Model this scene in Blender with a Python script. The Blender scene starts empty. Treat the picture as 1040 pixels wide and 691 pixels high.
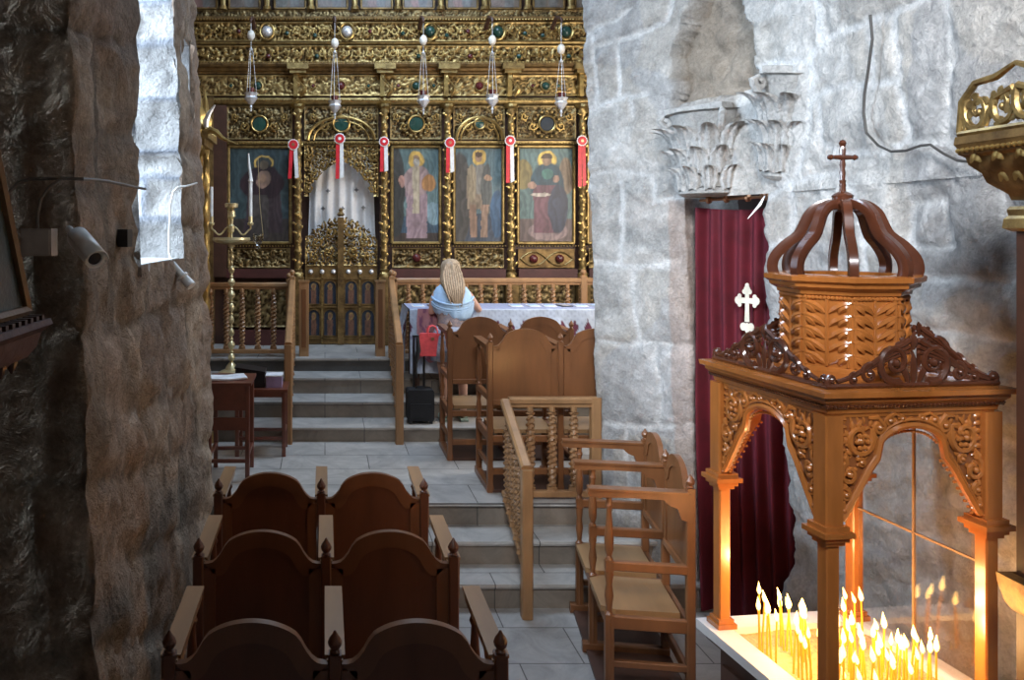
import bpy, bmesh, math, random
import numpy as np
from mathutils import Vector, Matrix

random.seed(7)
SC = bpy.context.scene
COL = SC.collection
PI = math.pi
F, VX, VY, HC = 812.0, 330.0, 235.0, 2.5      # focal length in px of a 1040x691 frame, optical axis, eye height

# ------------------------------------------------------------------ camera, light, exposure
cam = bpy.data.cameras.new('camera')
cam.sensor_width = 36.0
cam.lens = F / 1040 * 36
cam.shift_x = (520 - VX) / 1040
cam.shift_y = -(345.5 - VY) / 1040
cam.clip_start = 0.05
cam_o = bpy.data.objects.new('camera', cam)
cam_o.location = (0, 0, HC)
cam_o.rotation_euler = (PI / 2, 0, 0)
COL.objects.link(cam_o)
SC.camera = cam_o

SC.view_settings.view_transform = 'Standard'
SC.view_settings.look = 'None'
SC.view_settings.gamma = 1.0
SC.view_settings.use_curve_mapping = False
SC.view_settings.exposure = 0.0
SC.cycles.use_denoising = True
SC.cycles.max_bounces = 7
SC.cycles.diffuse_bounces = 4
SC.cycles.glossy_bounces = 3
SC.cycles.transparent_max_bounces = 8
SC.cycles.caustics_reflective = False
SC.cycles.caustics_refractive = False
SC.cycles.sample_clamp_indirect = 4.0

world = bpy.data.worlds.new('world')
SC.world = world
world.use_nodes = True
bg = world.node_tree.nodes['Background']
bg.inputs[0].default_value = (0.62, 0.78, 1.0, 1)
bg.inputs[1].default_value = 3.0


def area(name, loc, to, sx, sy, power, color, spread=180):
    l = bpy.data.lights.new(name, 'AREA')
    l.shape = 'RECTANGLE'
    l.size, l.size_y = sx, sy
    l.energy = power
    l.color = color
    l.spread = math.radians(spread)
    o = bpy.data.objects.new(name, l)
    o.location = loc
    o.rotation_euler = (Vector(to) - Vector(loc)).to_track_quat('-Z', 'Y').to_euler()
    COL.objects.link(o)
    return o


# daylight entering by the left window, then three added fill lamps
area('window_daylight', (-4.2, 3.1, 4.6), (0.2, 4.2, 2.8), 2.6, 2.6, 1130, (0.66, 0.82, 1.0))
area('overhead_fill', (0.9, 7.4, 6.3), (0.7, 7.7, 0), 2.4, 1.6, 200, (0.56, 0.75, 1.0))  # added overhead lamp for floor and icon screen, no opening above it
area('warm_screen_fill', (3.7, 7.2, 3.2), (0.5, 9.8, 2.4), 1.4, 1.6, 85, (1.0, 0.9, 0.78))  # added warm lamp for the icon screen, no door there
area('right_wall_fill', (0.2, -0.9, 5.2), (2.6, 3.6, 2.9), 1.3, 1.3, 62, (0.92, 0.95, 1.0), 55)  # added lamp brightening the upper right wall, no window behind it

# ------------------------------------------------------------------ helpers
def W(px, py, d):
    return Vector(((px - VX) * d / F, d, HC - (py - VY) * d / F))


def h3(ix, iy, iz):
    n = (ix.astype(np.int64) * 374761393 + iy.astype(np.int64) * 668265263 + iz.astype(np.int64) * 2147483647 // 7)
    n = (n ^ (n >> 13)) * 1274126177
    n = n ^ (n >> 16)
    return (n & 0xffff) / 65535.0


def vnoise(x, y, z):
    x, y, z = [np.asarray(a, float) for a in np.broadcast_arrays(x, y, z)]
    ix, iy, iz = np.floor(x), np.floor(y), np.floor(z)
    fx, fy, fz = x - ix, y - iy, z - iz
    fx, fy, fz = [f * f * (3 - 2 * f) for f in (fx, fy, fz)]
    r = 0
    for a in (0, 1):
        for b in (0, 1):
            for c in (0, 1):
                w = (fx if a else 1 - fx) * (fy if b else 1 - fy) * (fz if c else 1 - fz)
                r = r + w * h3(ix + a, iy + b, iz + c)
    return r * 2 - 1


def fbm(x, y, z, o=4):
    s, a, f = 0, 1.0, 1.0
    for i in range(o):
        s = s + a * vnoise(x * f + 17 * i, y * f + 5 * i, z * f)
        a *= .5
        f *= 2.03
    return s


class MB:
    def __init__(s):
        s.v, s.f = [], []

    def add(s, vs, fs):
        n = len(s.v)
        s.v.extend([tuple(v) for v in vs])
        s.f.extend([tuple(i + n for i in f) for f in fs])
        return s

    def box(s, c, size, rot=None):
        x, y, z = [a / 2 for a in size]
        vs = [Vector((a * x, b * y, e * z)) for a in (-1, 1) for b in (-1, 1) for e in (-1, 1)]
        if rot is not None:
            vs = [rot @ v for v in vs]
        c = Vector(c)
        return s.add([v + c for v in vs], [(0, 1, 3, 2), (4, 6, 7, 5), (0, 4, 5, 1), (2, 3, 7, 6), (0, 2, 6, 4), (1, 5, 7, 3)])

    def bar(s, a, b, w, h, up=(0, 0, 1), ch=0.15):
        """chamfered bar from a to b: w across, h along up"""
        a, b, up = Vector(a), Vector(b), Vector(up)
        t = (b - a).normalized()
        side = t.cross(up).normalized()
        u = side.cross(t).normalized()
        c = ch * min(w, h)
        pr = [(-w / 2 + c, -h / 2), (w / 2 - c, -h / 2), (w / 2, -h / 2 + c), (w / 2, h / 2 - c), (w / 2 - c, h / 2),
              (-w / 2 + c, h / 2), (-w / 2, h / 2 - c), (-w / 2, -h / 2 + c)]
        vs = [p + side * x + u * y for p in (a, b) for x, y in pr]
        fs = [(i, (i + 1) % 8, 8 + (i + 1) % 8, 8 + i) for i in range(8)]
        fs += [tuple(range(7, -1, -1)), tuple(range(8, 16))]
        return s.add(vs, fs)

    def extrude(s, prof, a, b, out, up=(0, 0, 1)):
        """profile [(out, up)] swept from a to b"""
        a, b, out, up = Vector(a), Vector(b), Vector(out).normalized(), Vector(up)
        n = len(prof)
        vs = [p + out * x + up * y for p in (a, b) for x, y in prof]
        fs = [(i, (i + 1) % n, n + (i + 1) % n, n + i) for i in range(n)]
        fs += [tuple(range(n - 1, -1, -1)), tuple(range(n, 2 * n))]
        return s.add(vs, fs)

    def lathe(s, prof, c=(0, 0, 0), n=16, rot=None, lobes=0, amp=0, twist=0):
        c = Vector(c)
        vs = []
        for z, r in prof:
            for k in range(n):
                a = 2 * PI * k / n
                rr = r * (1 + amp * math.cos(lobes * (a - twist * z))) if lobes and r > 1e-4 else r
                p = Vector((rr * math.cos(a), rr * math.sin(a), z))
                vs.append((rot @ p if rot is not None else p) + c)
        fs = []
        for i in range(len(prof) - 1):
            for k in range(n):
                k2 = (k + 1) % n
                fs.append((i * n + k, i * n + k2, (i + 1) * n + k2, (i + 1) * n + k))
        fs.append(tuple(range(n - 1, -1, -1)))
        m = (len(prof) - 1) * n
        fs.append(tuple(range(m, m + n)))
        return s.add(vs, fs)

    def tube(s, pts, r, n=6, flat=1.0, nrm=None):
        """tube along pts, r number or list; flat scales thickness along nrm"""
        pts = [Vector(p) for p in pts]
        m = len(pts)
        rs = r if isinstance(r, (list, tuple)) else [r] * m
        nrm = Vector(nrm) if nrm is not None else None
        vs = []
        ref = None
        for i, p in enumerate(pts):
            t = (pts[min(i + 1, m - 1)] - pts[max(i - 1, 0)]).normalized()
            if nrm is not None:
                u = nrm
            else:
                if ref is None:
                    ref = Vector((0, 0, 1)) if abs(t.z) < .9 else Vector((1, 0, 0))
                u = (ref - t * ref.dot(t)).normalized()
                ref = u
            w = t.cross(u).normalized()
            for k in range(n):
                a = 2 * PI * k / n
                vs.append(p + w * math.cos(a) * rs[i] + u * math.sin(a) * rs[i] * flat)
        fs = []
        for i in range(m - 1):
            for k in range(n):
                k2 = (k + 1) % n
                fs.append((i * n + k, i * n + k2, (i + 1) * n + k2, (i + 1) * n + k))
        fs.append(tuple(range(n - 1, -1, -1)))
        fs.append(tuple(range((m - 1) * n, m * n)))
        return s.add(vs, fs)

    def prism(s, poly, t, o, u, v):
        """2-D outline in the plane (o,u,v), thickness t along u x v"""
        o, u, v = Vector(o), Vector(u), Vector(v)
        n = u.cross(v).normalized()
        k = len(poly)
        vs = [o + u * a + v * b + n * e for e in (-t / 2, t / 2) for a, b in poly]
        fs = [tuple(range(k - 1, -1, -1)), tuple(range(k, 2 * k))]
        fs += [(i, (i + 1) % k, k + (i + 1) % k, k + i) for i in range(k)]
        return s.add(vs, fs)

    def ball(s, c, r, n=10, sz=1.0):
        pr = [(-r * sz * math.cos(PI * i / 8), max(r * math.sin(PI * i / 8), 1e-4)) for i in range(9)]
        return s.lathe(pr, c, n)

    def build(s, name, mat, parent=None, smooth=30, loc=None, rot=None, cols=None):
        me = bpy.data.meshes.new(name)
        me.from_pydata(s.v, [], s.f)
        bm = bmesh.new()
        bm.from_mesh(me)
        bmesh.ops.recalc_face_normals(bm, faces=bm.faces)
        bm.to_mesh(me)
        bm.free()
        return link(name, me, mat, parent, smooth, loc, rot, cols)


def link(name, me, mat, parent=None, smooth=30, loc=None, rot=None, cols=None):
    me.materials.append(mat)
    if smooth:
        me.polygons.foreach_set('use_smooth', [True] * len(me.polygons))
        if smooth < 180:
            me.set_sharp_from_angle(angle=math.radians(smooth))
    if cols is not None:
        a = me.color_attributes.new('Col', 'FLOAT_COLOR', 'POINT')
        c = np.ones((len(me.vertices), 4), np.float32)
        c[:, :3] = cols
        a.data.foreach_set('color', c.ravel())
    me.update()
    o = bpy.data.objects.new(name, me)
    if loc is not None:
        o.location = loc
    if rot is not None:
        o.rotation_euler = rot
    if parent is not None:
        o.parent = parent
    COL.objects.link(o)
    return o


def tag(o, label=None, cat=None, group=None, kind=None):
    for k, v in (('label', label), ('category', cat), ('group', group), ('kind', kind)):
        if v:
            o[k] = v
    return o


def thing(name, label, cat, loc=(0, 0, 0), rz=0, group=None):
    o = bpy.data.objects.new(name, None)
    o.empty_display_size = .1
    o.location = loc
    o.rotation_euler = (0, 0, rz)
    COL.objects.link(o)
    return tag(o, label, cat, group)


def dup(o, parent=None):
    c = o.copy()
    COL.objects.link(c)
    if parent is not None:
        c.parent = parent
    for ch in list(o.children):
        dup(ch, c)
    return c


def dup_thing(o, label, loc, rz=None):
    c = dup(o)
    c.location = loc
    if rz is not None:
        c.rotation_euler = (0, 0, rz)
    c['label'] = label
    return c


def grid(name, X, Y, Z, mat, parent=None, keep=None, cols=None, smooth=180, kind=None):
    """mesh from 2-D coordinate arrays; keep masks the faces"""
    m, n = X.shape
    vs = np.stack([X, Y, Z], -1).reshape(-1, 3)
    i, j = np.meshgrid(np.arange(m - 1), np.arange(n - 1), indexing='ij')
    f = np.stack([i * n + j, (i + 1) * n + j, (i + 1) * n + j + 1, i * n + j + 1], -1).reshape(-1, 4)
    if keep is not None:
        f = f[keep.reshape(-1)]
    used = np.zeros(len(vs), bool)
    used[f.ravel()] = True
    idx = np.cumsum(used) - 1
    f = idx[f]
    vs = vs[used]
    me = bpy.data.meshes.new(name)
    me.from_pydata(vs.tolist(), [], f.tolist())
    c = None
    if cols is not None:
        c = cols.reshape(-1, 3)[used]
    o = link(name, me, mat, parent, smooth, cols=c)
    if kind:
        o['kind'] = kind
    return o


# ------------------------------------------------------------------ materials
def mat(name, base, rough=.6, metal=0.0, scale=8, var=.25, bump=.3, bdist=.01, base2=None, attr=False, coat=0.0,
        stretch=None, detail=6, fine=4.0, emis=None, estr=0, sheen=0, spec=.5, alpha=None):
    m = bpy.data.materials.new(name)
    m.use_nodes = True
    nt = m.node_tree
    N, L = nt.nodes, nt.links
    b = N['Principled BSDF']
    b.inputs['Roughness'].default_value = rough
    b.inputs['Metallic'].default_value = metal
    b.inputs['Coat Weight'].default_value = coat
    b.inputs['Coat Roughness'].default_value = .15
    b.inputs['Specular IOR Level'].default_value = spec
    if sheen:
        b.inputs['Sheen Weight'].default_value = sheen
    tc = N.new('ShaderNodeTexCoord')
    mp = N.new('ShaderNodeMapping')
    L.new(tc.outputs['Object'], mp.inputs[0])
    if stretch:
        mp.inputs['Scale'].default_value = stretch
    no = N.new('ShaderNodeTexNoise')
    no.inputs['Scale'].default_value = scale
    no.inputs['Detail'].default_value = detail
    no.inputs['Roughness'].default_value = .65
    L.new(mp.outputs[0], no.inputs[0])
    ramp = N.new('ShaderNodeMapRange')
    ramp.inputs[1].default_value = .3
    ramp.inputs[2].default_value = .7
    L.new(no.outputs[0], ramp.inputs[0])
    mix = N.new('ShaderNodeMix')
    mix.data_type = 'RGBA'
    c1 = [x * (1 - var) for x in base[:3]] if base2 is None else list(base2[:3])
    c2 = [min(1, x * (1 + var)) for x in base[:3]] if base2 is None else list(base[:3])
    mix.inputs[6].default_value = (*c1, 1)
    mix.inputs[7].default_value = (*c2, 1)
    L.new(ramp.outputs[0], mix.inputs[0])
    out = mix.outputs[2]
    if attr:
        at = N.new('ShaderNodeAttribute')
        at.attribute_name = 'Col'
        mu = N.new('ShaderNodeMix')
        mu.data_type = 'RGBA'
        mu.blend_type = 'MULTIPLY'
        mu.inputs[0].default_value = 1
        L.new(out, mu.inputs[6])
        L.new(at.outputs[0], mu.inputs[7])
        out = mu.outputs[2]
    L.new(out, b.inputs['Base Color'])
    if bump:
        n2 = N.new('ShaderNodeTexNoise')
        n2.inputs['Scale'].default_value = scale * fine
        n2.inputs['Detail'].default_value = 5
        n2.inputs['Roughness'].default_value = .6
        L.new(mp.outputs[0], n2.inputs[0])
        bp = N.new('ShaderNodeBump')
        bp.inputs['Strength'].default_value = bump
        bp.inputs['Distance'].default_value = bdist
        L.new(n2.outputs[0], bp.inputs['Height'])
        L.new(bp.outputs[0], b.inputs['Normal'])
    if emis:
        b.inputs['Emission Color'].default_value = (*emis, 1)
        b.inputs['Emission Strength'].default_value = estr
    return m


M = {}


def stone_mat(name, dark, cscale, bumps):
    m = bpy.data.materials.new(name)
    m.use_nodes = True
    N, L = m.node_tree.nodes, m.node_tree.links
    b = N['Principled BSDF']
    b.inputs['Roughness'].default_value = .92
    b.inputs['Specular IOR Level'].default_value = .25
    tc = N.new('ShaderNodeTexCoord')
    at = N.new('ShaderNodeAttribute')
    at.attribute_name = 'Col'
    out = at.outputs[0]
    for sc_, lo, hi, dk in ((cscale, .35, .62, dark), (cscale * 5.5, .36, .6, dark), (1.6, .35, .7, .82)):
        n = N.new('ShaderNodeTexNoise')
        n.inputs['Scale'].default_value = sc_
        n.inputs['Detail'].default_value = 8
        n.inputs['Roughness'].default_value = .72
        n.inputs['Distortion'].default_value = .3
        L.new(tc.outputs['Object'], n.inputs[0])
        r = N.new('ShaderNodeMapRange')
        r.inputs[1].default_value = lo
        r.inputs[2].default_value = hi
        r.inputs[3].default_value = dk
        r.inputs[4].default_value = 1.06
        L.new(n.outputs[0], r.inputs[0])
        mu = N.new('ShaderNodeMix')
        mu.data_type = 'RGBA'
        mu.blend_type = 'MULTIPLY'
        mu.inputs[0].default_value = 1
        L.new(out, mu.inputs[6])
        L.new(r.outputs[0], mu.inputs[7])
        out = mu.outputs[2]
    L.new(out, b.inputs['Base Color'])
    prev = None
    for sc_, st, di in bumps:
        n = N.new('ShaderNodeTexNoise')
        n.inputs['Scale'].default_value = sc_
        n.inputs['Detail'].default_value = 6
        n.inputs['Roughness'].default_value = .7
        n.inputs['Distortion'].default_value = .6
        L.new(tc.outputs['Object'], n.inputs[0])
        bp = N.new('ShaderNodeBump')
        bp.inputs['Strength'].default_value = st
        bp.inputs['Distance'].default_value = di
        L.new(n.outputs[0], bp.inputs['Height'])
        if prev:
            L.new(prev, bp.inputs['Normal'])
        prev = bp.outputs[0]
    L.new(prev, b.inputs['Normal'])
    return m


M['stone_pale'] = stone_mat('pale_stone', .80, 9, ((12, .8, .05), (42, .8, .02)))
M['stone_brown'] = stone_mat('brown_stone', .74, 8, ((9, .9, .06), (36, .9, .02)))
M['ceiling'] = mat('vault_plaster', (.5, .48, .45), .9)
M['chair_wood'] = mat('walnut_wood', (.195, .076, .027), .4, scale=5, var=.3, stretch=(1, 1, .18), bump=.08, bdist=.003, coat=.15)
M['row_wood_shaded'] = mat('shaded_walnut', (.125, .04, .016), .38, scale=5, var=.3, stretch=(1, 1, .18), bump=.08, bdist=.003, coat=.2)  # walnut copy darkened and reddened, shade on the rows put into its colour
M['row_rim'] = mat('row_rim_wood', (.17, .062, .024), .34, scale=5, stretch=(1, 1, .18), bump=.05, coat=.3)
M['arm_wood'] = mat('pale_arm_wood', (.34, .18, .08), .38, scale=5, stretch=(1, .18, 1), bump=.05, coat=.2)  # paler tone for the arm rests of the row stalls
M['rail_wood'] = mat('honey_wood', (.35, .185, .08), .42, scale=7, var=.25, stretch=(1, 1, .25), bump=.08, bdist=.003, coat=.1)
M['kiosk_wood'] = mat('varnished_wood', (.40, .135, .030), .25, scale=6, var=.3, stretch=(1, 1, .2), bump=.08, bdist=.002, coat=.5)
M['kiosk_mid'] = mat('recess_shade_wood', (.24, .08, .024), .35, scale=6, var=.3, coat=.4)  # board behind the carving, shade of the recesses put into its colour
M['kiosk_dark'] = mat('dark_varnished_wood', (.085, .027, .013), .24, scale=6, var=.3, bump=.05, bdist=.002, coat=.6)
M['dark_wood'] = mat('dark_wood', (.07, .03, .018), .45, scale=6, var=.3, bump=.1, bdist=.003)
M['seat_wood'] = mat('seat_board', (.30, .17, .075), .45, scale=6, var=.2, stretch=(.2, 1, 1), bump=.05, bdist=.002)
M['gold'] = mat('aged_gilding', (.50, .35, .13), .42, .75, scale=14, bump=.4, bdist=.006, base2=(.16, .10, .04))
M['gold_dark'] = mat('dark_gilding', (.34, .21, .075), .5, .6, scale=10, bump=.4, bdist=.006, base2=(.08, .045, .018))
M['gold_bright'] = mat('bright_gilding', (.62, .43, .15), .34, .85, scale=12, bump=.3, bdist=.004, base2=(.28, .17, .06))
M['ground_blue'] = mat('dark_painted_ground', (.03, .035, .04), .7)
M['base_red'] = mat('red_brown_panel', (.075, .022, .018), .5, scale=6)
M['boss_green'] = mat('green_glass_boss', (.02, .06, .045), .2)
M['boss_red'] = mat('red_glass_boss', (.1, .018, .018), .25)
M['paint'] = mat('painted_panel', (1, 1, 1), .45, scale=20, var=.12, bump=.1, bdist=.003, attr=True, base2=(.8, .78, .75))
M['silver'] = mat('silver', (.88, .87, .9), .32, .55, scale=20, bump=.2, bdist=.002)
M['brass'] = mat('brass', (.85, .72, .42), .3, .6, scale=12, bump=.1, bdist=.002, base2=(.6, .48, .25))
M['egg'] = mat('ostrich_egg', (.75, .68, .58), .5, bump=.05)
M['wax_white'] = mat('white_wax', (.85, .8, .76), .5, bump=0)
M['ribbon_red'] = mat('red_ribbon', (.62, .02, .03), .45, bump=0)
M['ribbon_white'] = mat('white_ribbon', (.85, .8, .78), .45, bump=0)
M['curtain_white'] = mat('white_curtain', (.8, .76, .72), .8, scale=30, var=.08, bump=.1, bdist=.003)
M['curtain_red'] = mat('maroon_velvet', (.095, .003, .011), .85, scale=6, var=.3, bump=.15, bdist=.004)
M['cream'] = mat('cream_felt', (.58, .54, .44), .8, bump=.1)
M['white_plastic'] = mat('white_plastic', (.85, .81, .76), .4, bump=.02)
M['black_plastic'] = mat('black_plastic', (.012, .012, .014), .35, bump=.02)
M['cable'] = mat('grey_cable', (.17, .15, .13), .6, bump=.1)
M['cable_dark'] = mat('dark_cable', (.05, .045, .04), .6, bump=.1)
M['marble_white'] = mat('white_marble', (.72, .7, .68), .3, scale=4, var=.12, bump=.03)
M['sand'] = mat('candle_sand', (.5, .33, .15), .95, scale=60, var=.3, bump=.6, bdist=.005)
M['cloth'] = mat('table_cloth', (1, 1, 1), .85, scale=40, var=.06, bump=.1, bdist=.002, attr=True, base2=(.88, .88, .9))
M['paper'] = mat('white_paper', (.78, .78, .8), .6, bump=0)
M['skin'] = mat('skin', (.62, .36, .27), .55, scale=20, var=.06, bump=.05, bdist=.001)
M['hair'] = mat('blonde_hair', (.62, .47, .32), .45, scale=18, stretch=(4, 4, .15), bump=.5, bdist=.006, base2=(.27, .17, .1), fine=3)
M['shawl'] = mat('light_blue_shawl', (.45, .63, .85), .85, scale=12, var=.12, bump=.25, bdist=.005)
M['shorts'] = mat('printed_shorts', (.5, .45, .48), .8, scale=24, bump=.1, base2=(.12, .2, .3))
M['red_leather'] = mat('red_leather', (.74, .09, .1), .4, bump=.1)
M['black_cloth'] = mat('black_fabric', (.012, .012, .014), .8, bump=.2)
M['sandal'] = mat('sandal', (.3, .4, .35), .6, bump=.1)
M['copper'] = mat('copper_fitting', (.5, .26, .14), .35, .8, bump=.05)


def floor_mat(name, c1, c2, rough=.35):
    m = bpy.data.materials.new(name)
    m.use_nodes = True
    nt = m.node_tree
    N, L = nt.nodes, nt.links
    b = N['Principled BSDF']
    tc = N.new('ShaderNodeTexCoord')
    br = N.new('ShaderNodeTexBrick')
    br.inputs['Scale'].default_value = 1.0
    br.inputs['Brick Width'].default_value = .75
    br.inputs['Row Height'].default_value = .42
    br.inputs['Mortar Size'].default_value = .004
    br.inputs['Color1'].default_value = (*c1, 1)
    br.inputs['Color2'].default_value = (*c2, 1)
    br.inputs['Mortar'].default_value = (.1, .09, .08, 1)
    L.new(tc.outputs['Object'], br.inputs[0])
    no = N.new('ShaderNodeTexNoise')
    no.inputs['Scale'].default_value = 3.5
    no.inputs['Detail'].default_value = 9
    no.inputs['Roughness'].default_value = .7
    no.inputs['Distortion'].default_value = .8
    L.new(tc.outputs['Object'], no.inputs[0])
    mr = N.new('ShaderNodeMapRange')
    mr.inputs[1].default_value = .3
    mr.inputs[2].default_value = .65
    mr.inputs[3].default_value = .62
    mr.inputs[4].default_value = 1.08
    L.new(no.outputs[0], mr.inputs[0])
    mu = N.new('ShaderNodeMix')
    mu.data_type = 'RGBA'
    mu.blend_type = 'MULTIPLY'
    mu.inputs[0].default_value = 1
    L.new(br.outputs[0], mu.inputs[6])
    L.new(mr.outputs[0], mu.inputs[7])
    L.new(mu.outputs[2], b.inputs['Base Color'])
    rr = N.new('ShaderNodeMapRange')
    rr.inputs[3].default_value = rough + .2
    rr.inputs[4].default_value = rough
    L.new(no.outputs[0], rr.inputs[0])
    L.new(rr.outputs[0], b.inputs['Roughness'])
    bp = N.new('ShaderNodeBump')
    bp.inputs['Strength'].default_value = .15
    bp.inputs['Distance'].default_value = .005
    L.new(no.outputs[0], bp.inputs['Height'])
    L.new(bp.outputs[0], b.inputs['Normal'])
    return m


M['floor'] = floor_mat('marble_floor', (.50, .47, .43), (.44, .41, .38))
M['riser'] = floor_mat('brown_riser', (.30, .25, .20), (.25, .21, .17))  # upright step faces darker and browner than the treads
M['floor_low'] = floor_mat('marble_floor_lower', (.44, .42, .4), (.38, .36, .34))

# ------------------------------------------------------------------ walls
# mortar joints of the right-hand masonry, as bearings from the eye point
JOINTS = [[(604, 40), (629, 24), (658, 8)], [(618, 48), (658, 36), (690, 24), (697, 2)], [(616, 33), (618, 105)], [(643, 42), (644, 92)],
          [(606, 110), (630, 99), (656, 92), (672, 94)], [(656, 92), (657, 118)], [(610, 178), (640, 173), (670, 175)], [(670, 175), (671, 203), (719, 199)],
          [(612, 265), (650, 268), (700, 270)], [(612, 352), (660, 348), (702, 352)], [(652, 268), (655, 350)], [(640, 178), (638, 265)], [(614, 432), (650, 436), (700, 430)], [(672, 352), (668, 432)], [(640, 436), (642, 520)], [(616, 520), (700, 516)],
          [(766, 74), (803, 64), (838, 58), (864, 37), (926, 10), (961, -4)], [(851, -4), (850, 48)], [(838, 58), (835, 102), (828, 140), (820, 180)],
          [(840, 98), (885, 88), (929, 80)], [(842, 98), (846, 150), (873, 156)], [(926, 10), (930, 80), (937, 141)], [(873, 156), (905, 152), (935, 142), (979, 147), (1045, 160)],
          [(897, 20), (900, 84)], [(978, -5), (985, 60), (979, 146)], [(780, 210), (811, 182), (864, 178), (880, 200)], [(815, 182), (812, 240), (780, 262)],
          [(932, 205), (970, 207), (972, 250), (934, 252), (932, 205)], [(880, 200), (890, 285), (979, 284), (1036, 288)], [(1034, 194), (1036, 283)], [(890, 285), (885, 330), (1040, 345)],
          [(806, 285), (850, 290), (890, 285)], [(808, 420), (880, 425), (960, 440), (1040, 455)], [(870, 425), (872, 530), (1000, 560), (1040, 575)], [(806, 520), (872, 530)], [(960, 440), (965, 552)]]

JOINTS_LEFT = [[(-30, 500), (35, 498), (60, 495), (112, 487), (150, 472), (210, 445)], [(-30, 352), (60, 346), (95, 340), (130, 326), (150, 318), (208, 300)],
               [(-30, 34), (84, 28), (128, 40)], [(20, 30), (22, 180), (30, 340), (35, 498)], [(20, 500), (24, 670), (60, 690)], [(24, 670), (110, 655), (150, 640)], [(165, 316), (168, 466)],
               [(190, 304), (192, 452)], [(140, 412), (196, 396)], [(124, 566), (200, 524)], [(158, 470), (156, 556)], [(108, 40), (112, 200), (118, 332)], [(112, 130), (134, 140)],
               [(118, 250), (142, 262)], [(86, 190), (118, 200)], [(150, 268), (150, 318)], [(180, 470), (178, 540)], [(176, 60), (190, 64)], [(182, 150), (196, 154)], [(184, 230), (202, 236)]]


def line_dist(X, Y, Z, lines):
    Y = np.maximum(Y, .4)
    u = X / Y * F + VX
    v = VY - (Z - HC) / Y * F
    n1 = fbm(X * 3, Y * 3 + 5, Z * 3, 3)
    n2 = fbm(X * 3 + 7, Y * 3, Z * 3 + 1, 3)
    u = u + n1 * 5
    v = v + n2 * 5
    best = np.full(X.shape, 1e9)
    for ln in lines:
        for (x0, y0), (x1, y1) in zip(ln[:-1], ln[1:]):
            dx, dy = x1 - x0, y1 - y0
            t = np.clip(((u - x0) * dx + (v - y0) * dy) / (dx * dx + dy * dy), 0, 1)
            best = np.minimum(best, np.hypot(u - x0 - t * dx, v - y0 - t * dy))
    return best * Y / F


def blocks(u, z, rows, wmin, wmax, seed, warp=.03):
    """irregular ashlar: returns block random, distance to joint"""
    uu = u + warp * fbm(u * 1.7 + seed, z * 1.7, 0 * u + seed, 3)
    zz = z + warp * fbm(u * 1.5, z * 1.9 + seed, 0 * u + 3.3 + seed, 3)
    rb = [-.5]
    rng = random.Random(seed)
    while rb[-1] < 7:
        rb.append(rb[-1] + rng.uniform(*rows))
    rb = np.array(rb)
    ri = np.clip(np.searchsorted(rb, zz) - 1, 0, len(rb) - 2)
    dz = np.minimum(zz - rb[ri], rb[ri + 1] - zz)
    rnd = np.zeros_like(u)
    du = np.ones_like(u)
    for r in range(len(rb) - 1):
        m = ri == r
        if not m.any():
            continue
        jb = [-4 + rng.uniform(0, .5)]
        while jb[-1] < 16:
            jb.append(jb[-1] + rng.uniform(wmin, wmax))
        jb = np.array(jb)
        x = uu[m]
        ci = np.clip(np.searchsorted(jb, x) - 1, 0, len(jb) - 2)
        du[m] = np.minimum(x - jb[ci], jb[ci + 1] - x)
        rnd[m] = h3(ci + 0.0, np.full(ci.shape, r + 0.0), np.full(ci.shape, seed + 0.0))
    return rnd, np.minimum(du, dz)


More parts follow.
